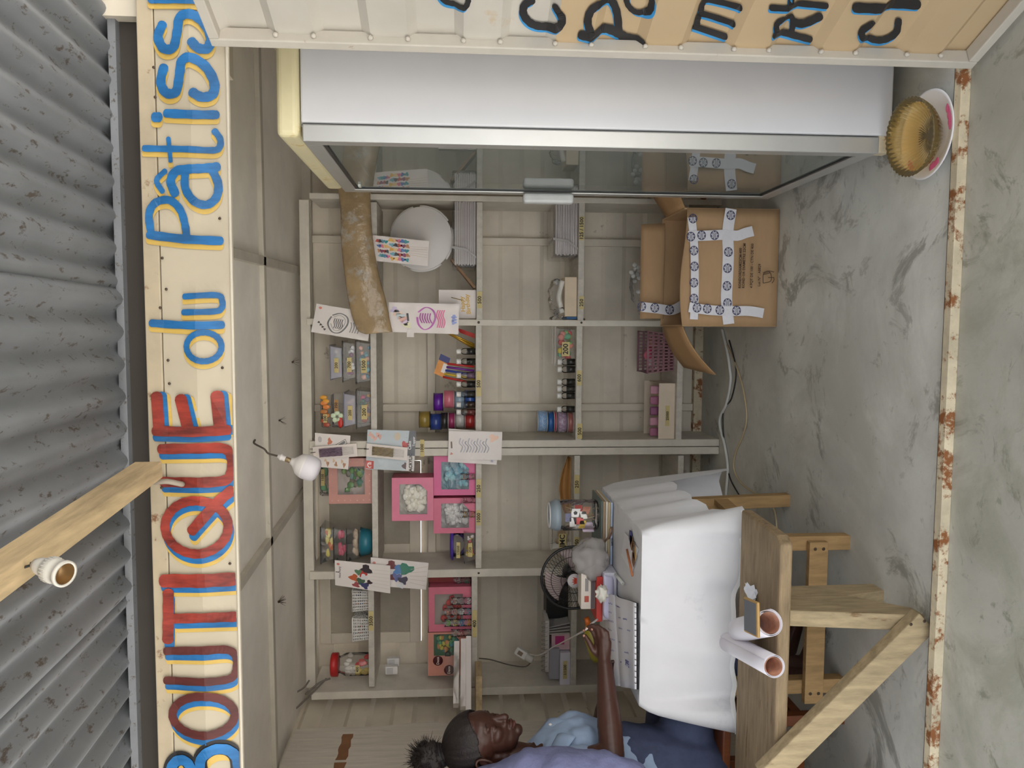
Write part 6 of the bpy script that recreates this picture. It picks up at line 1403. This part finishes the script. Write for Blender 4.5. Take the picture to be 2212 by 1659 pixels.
# shirt with open collar, skirt, over-shirt round the shoulders
shirtm = M('pale_blue_shirt', (156,176,206), .85, .05, 6, bump=.35, bscale=16)
b = B()
for i in range(11):
    t = i/10; c = nk1.lerp(ch, .30+.70*min(1,t*2)) if t < .5 else ch.lerp(pv, (t-.5)*1.7)
    rx = (.100+.048*min(1,t*3)) if t < .5 else .150; ry = (.130+.060*min(1,t*3)) if t < .5 else .190
    b.ball(c, 1.0, 24, sq=(rx, ry, .092))
chain(b, [sF+V3((0,-.02,0)), sF.lerp(eF,.55)], [.070,.064]); chain(b, [sN+V3((0,.02,0)), sN.lerp(eN,.45)], [.072,.062])
b.ball(ch+V3((.085,.055,-.01)), .068, 18); b.ball(ch+V3((.085,-.06,-.01)), .068, 18)
so = obj('shirt', b, shirtm, wm); remesh(so, .0085, 5, .6)
tx_ = bpy.data.textures.new('folds', 'CLOUDS'); tx_.noise_scale = .07
md = so.modifiers.new('folds','DISPLACE'); md.texture = tx_; md.strength = .022; md.mid_level = .5
b = B()                                                       # collar flaps either side of the open neck
for (q_) in (((1128,1614,2.74),(1184,1553,2.74),(1232,1560,2.66),(1168,1634,2.64)), ((1168,1640,2.60),(1205,1586,2.60),(1244,1592,2.54),(1190,1650,2.52))):
    c4 = [W(*p) for p in q_]; b = B(); b.grid(lambda u,v: c4[0].lerp(c4[1],u).lerp(c4[3].lerp(c4[2],u),v)+V3((.010*math.sin(v*3.1),-.012*math.sin(u*3.1),.008*math.sin(v*3.1))), 8, 6); obj('collar', b, shirtm, so, solid=.004)
b = B(); b.poly([nk1+V3((.090,-.035,-.02)), nk1+V3((.125,0,-.10)), nk1+V3((.085,.03,-.02)), nk1+V3((.05,0,.03))])
for i,(x,y) in enumerate(((1176,1571),(1195,1562),(1240,1551))):
    b = B(); p = ch+V3((.150-.02*i,-.03,.10-.06*i)); b.ball(p, .006, 10, sq=(.6,1,1)); obj('shirt_button', b, C(226,224,222,.3), so)
b = B(); denim = M('dark_denim', (66,74,102), .85, .12, 30, bump=.2)
chain(b, [ch.lerp(pv,.55), pv, V3((pv.x,pv.y,.56))], [.165,.180,.165])
for yy in (2.75,2.94): chain(b, [V3((pv.x+.02,yy-.05,.555)), V3((pv.x+.40,yy,.54)), V3((pv.x+.40,yy,.40))], [.110,.085,.080])
sk = obj('skirt', b, denim, wm); remesh(sk, .011, 6, .6)
shm = M('lavender_over_shirt', (128,132,172), .9, .07, 10, bump=.4, bscale=60)
b = B(); prev = None                                          # loose over-shirt round the back and the near shoulder
for (x, y, r, Y) in ((978,1690,.030,2.56),(1000,1692,.042,2.55),(1040,1691,.050,2.54),(1075,1689,.058,2.53),(1100,1682,.065,2.52),(1150,1669,.080,2.50),(1220,1672,.085,2.45),(1300,1677,.080,2.41),(1360,1685,.065,2.40),(1405,1708,.050,2.42)):
    p = W(x, y, Y)
    if prev: cap(b, prev[0], p, prev[1], r, 6, 18)
    prev = (p, r)
cap(b, W(1110,1725,2.66), W(1300,1745,2.68), .105, .150, 8, 22); cap(b, W(1300,1745,2.68), W(1400,1750,2.68), .150, .155, 5, 22); cap(b, W(1060,1712,2.62), W(1120,1715,2.72), .06, .09, 5, 18); cap(b, W(1180,1700,2.56), W(1290,1720,2.60), .10, .12, 6, 20)
os_ = obj('over_shirt', b, shm, wm); remesh(os_, .010, 5, .6)
md = os_.modifiers.new('folds','DISPLACE'); md.texture = tx_; md.strength = .020; md.mid_level = .5
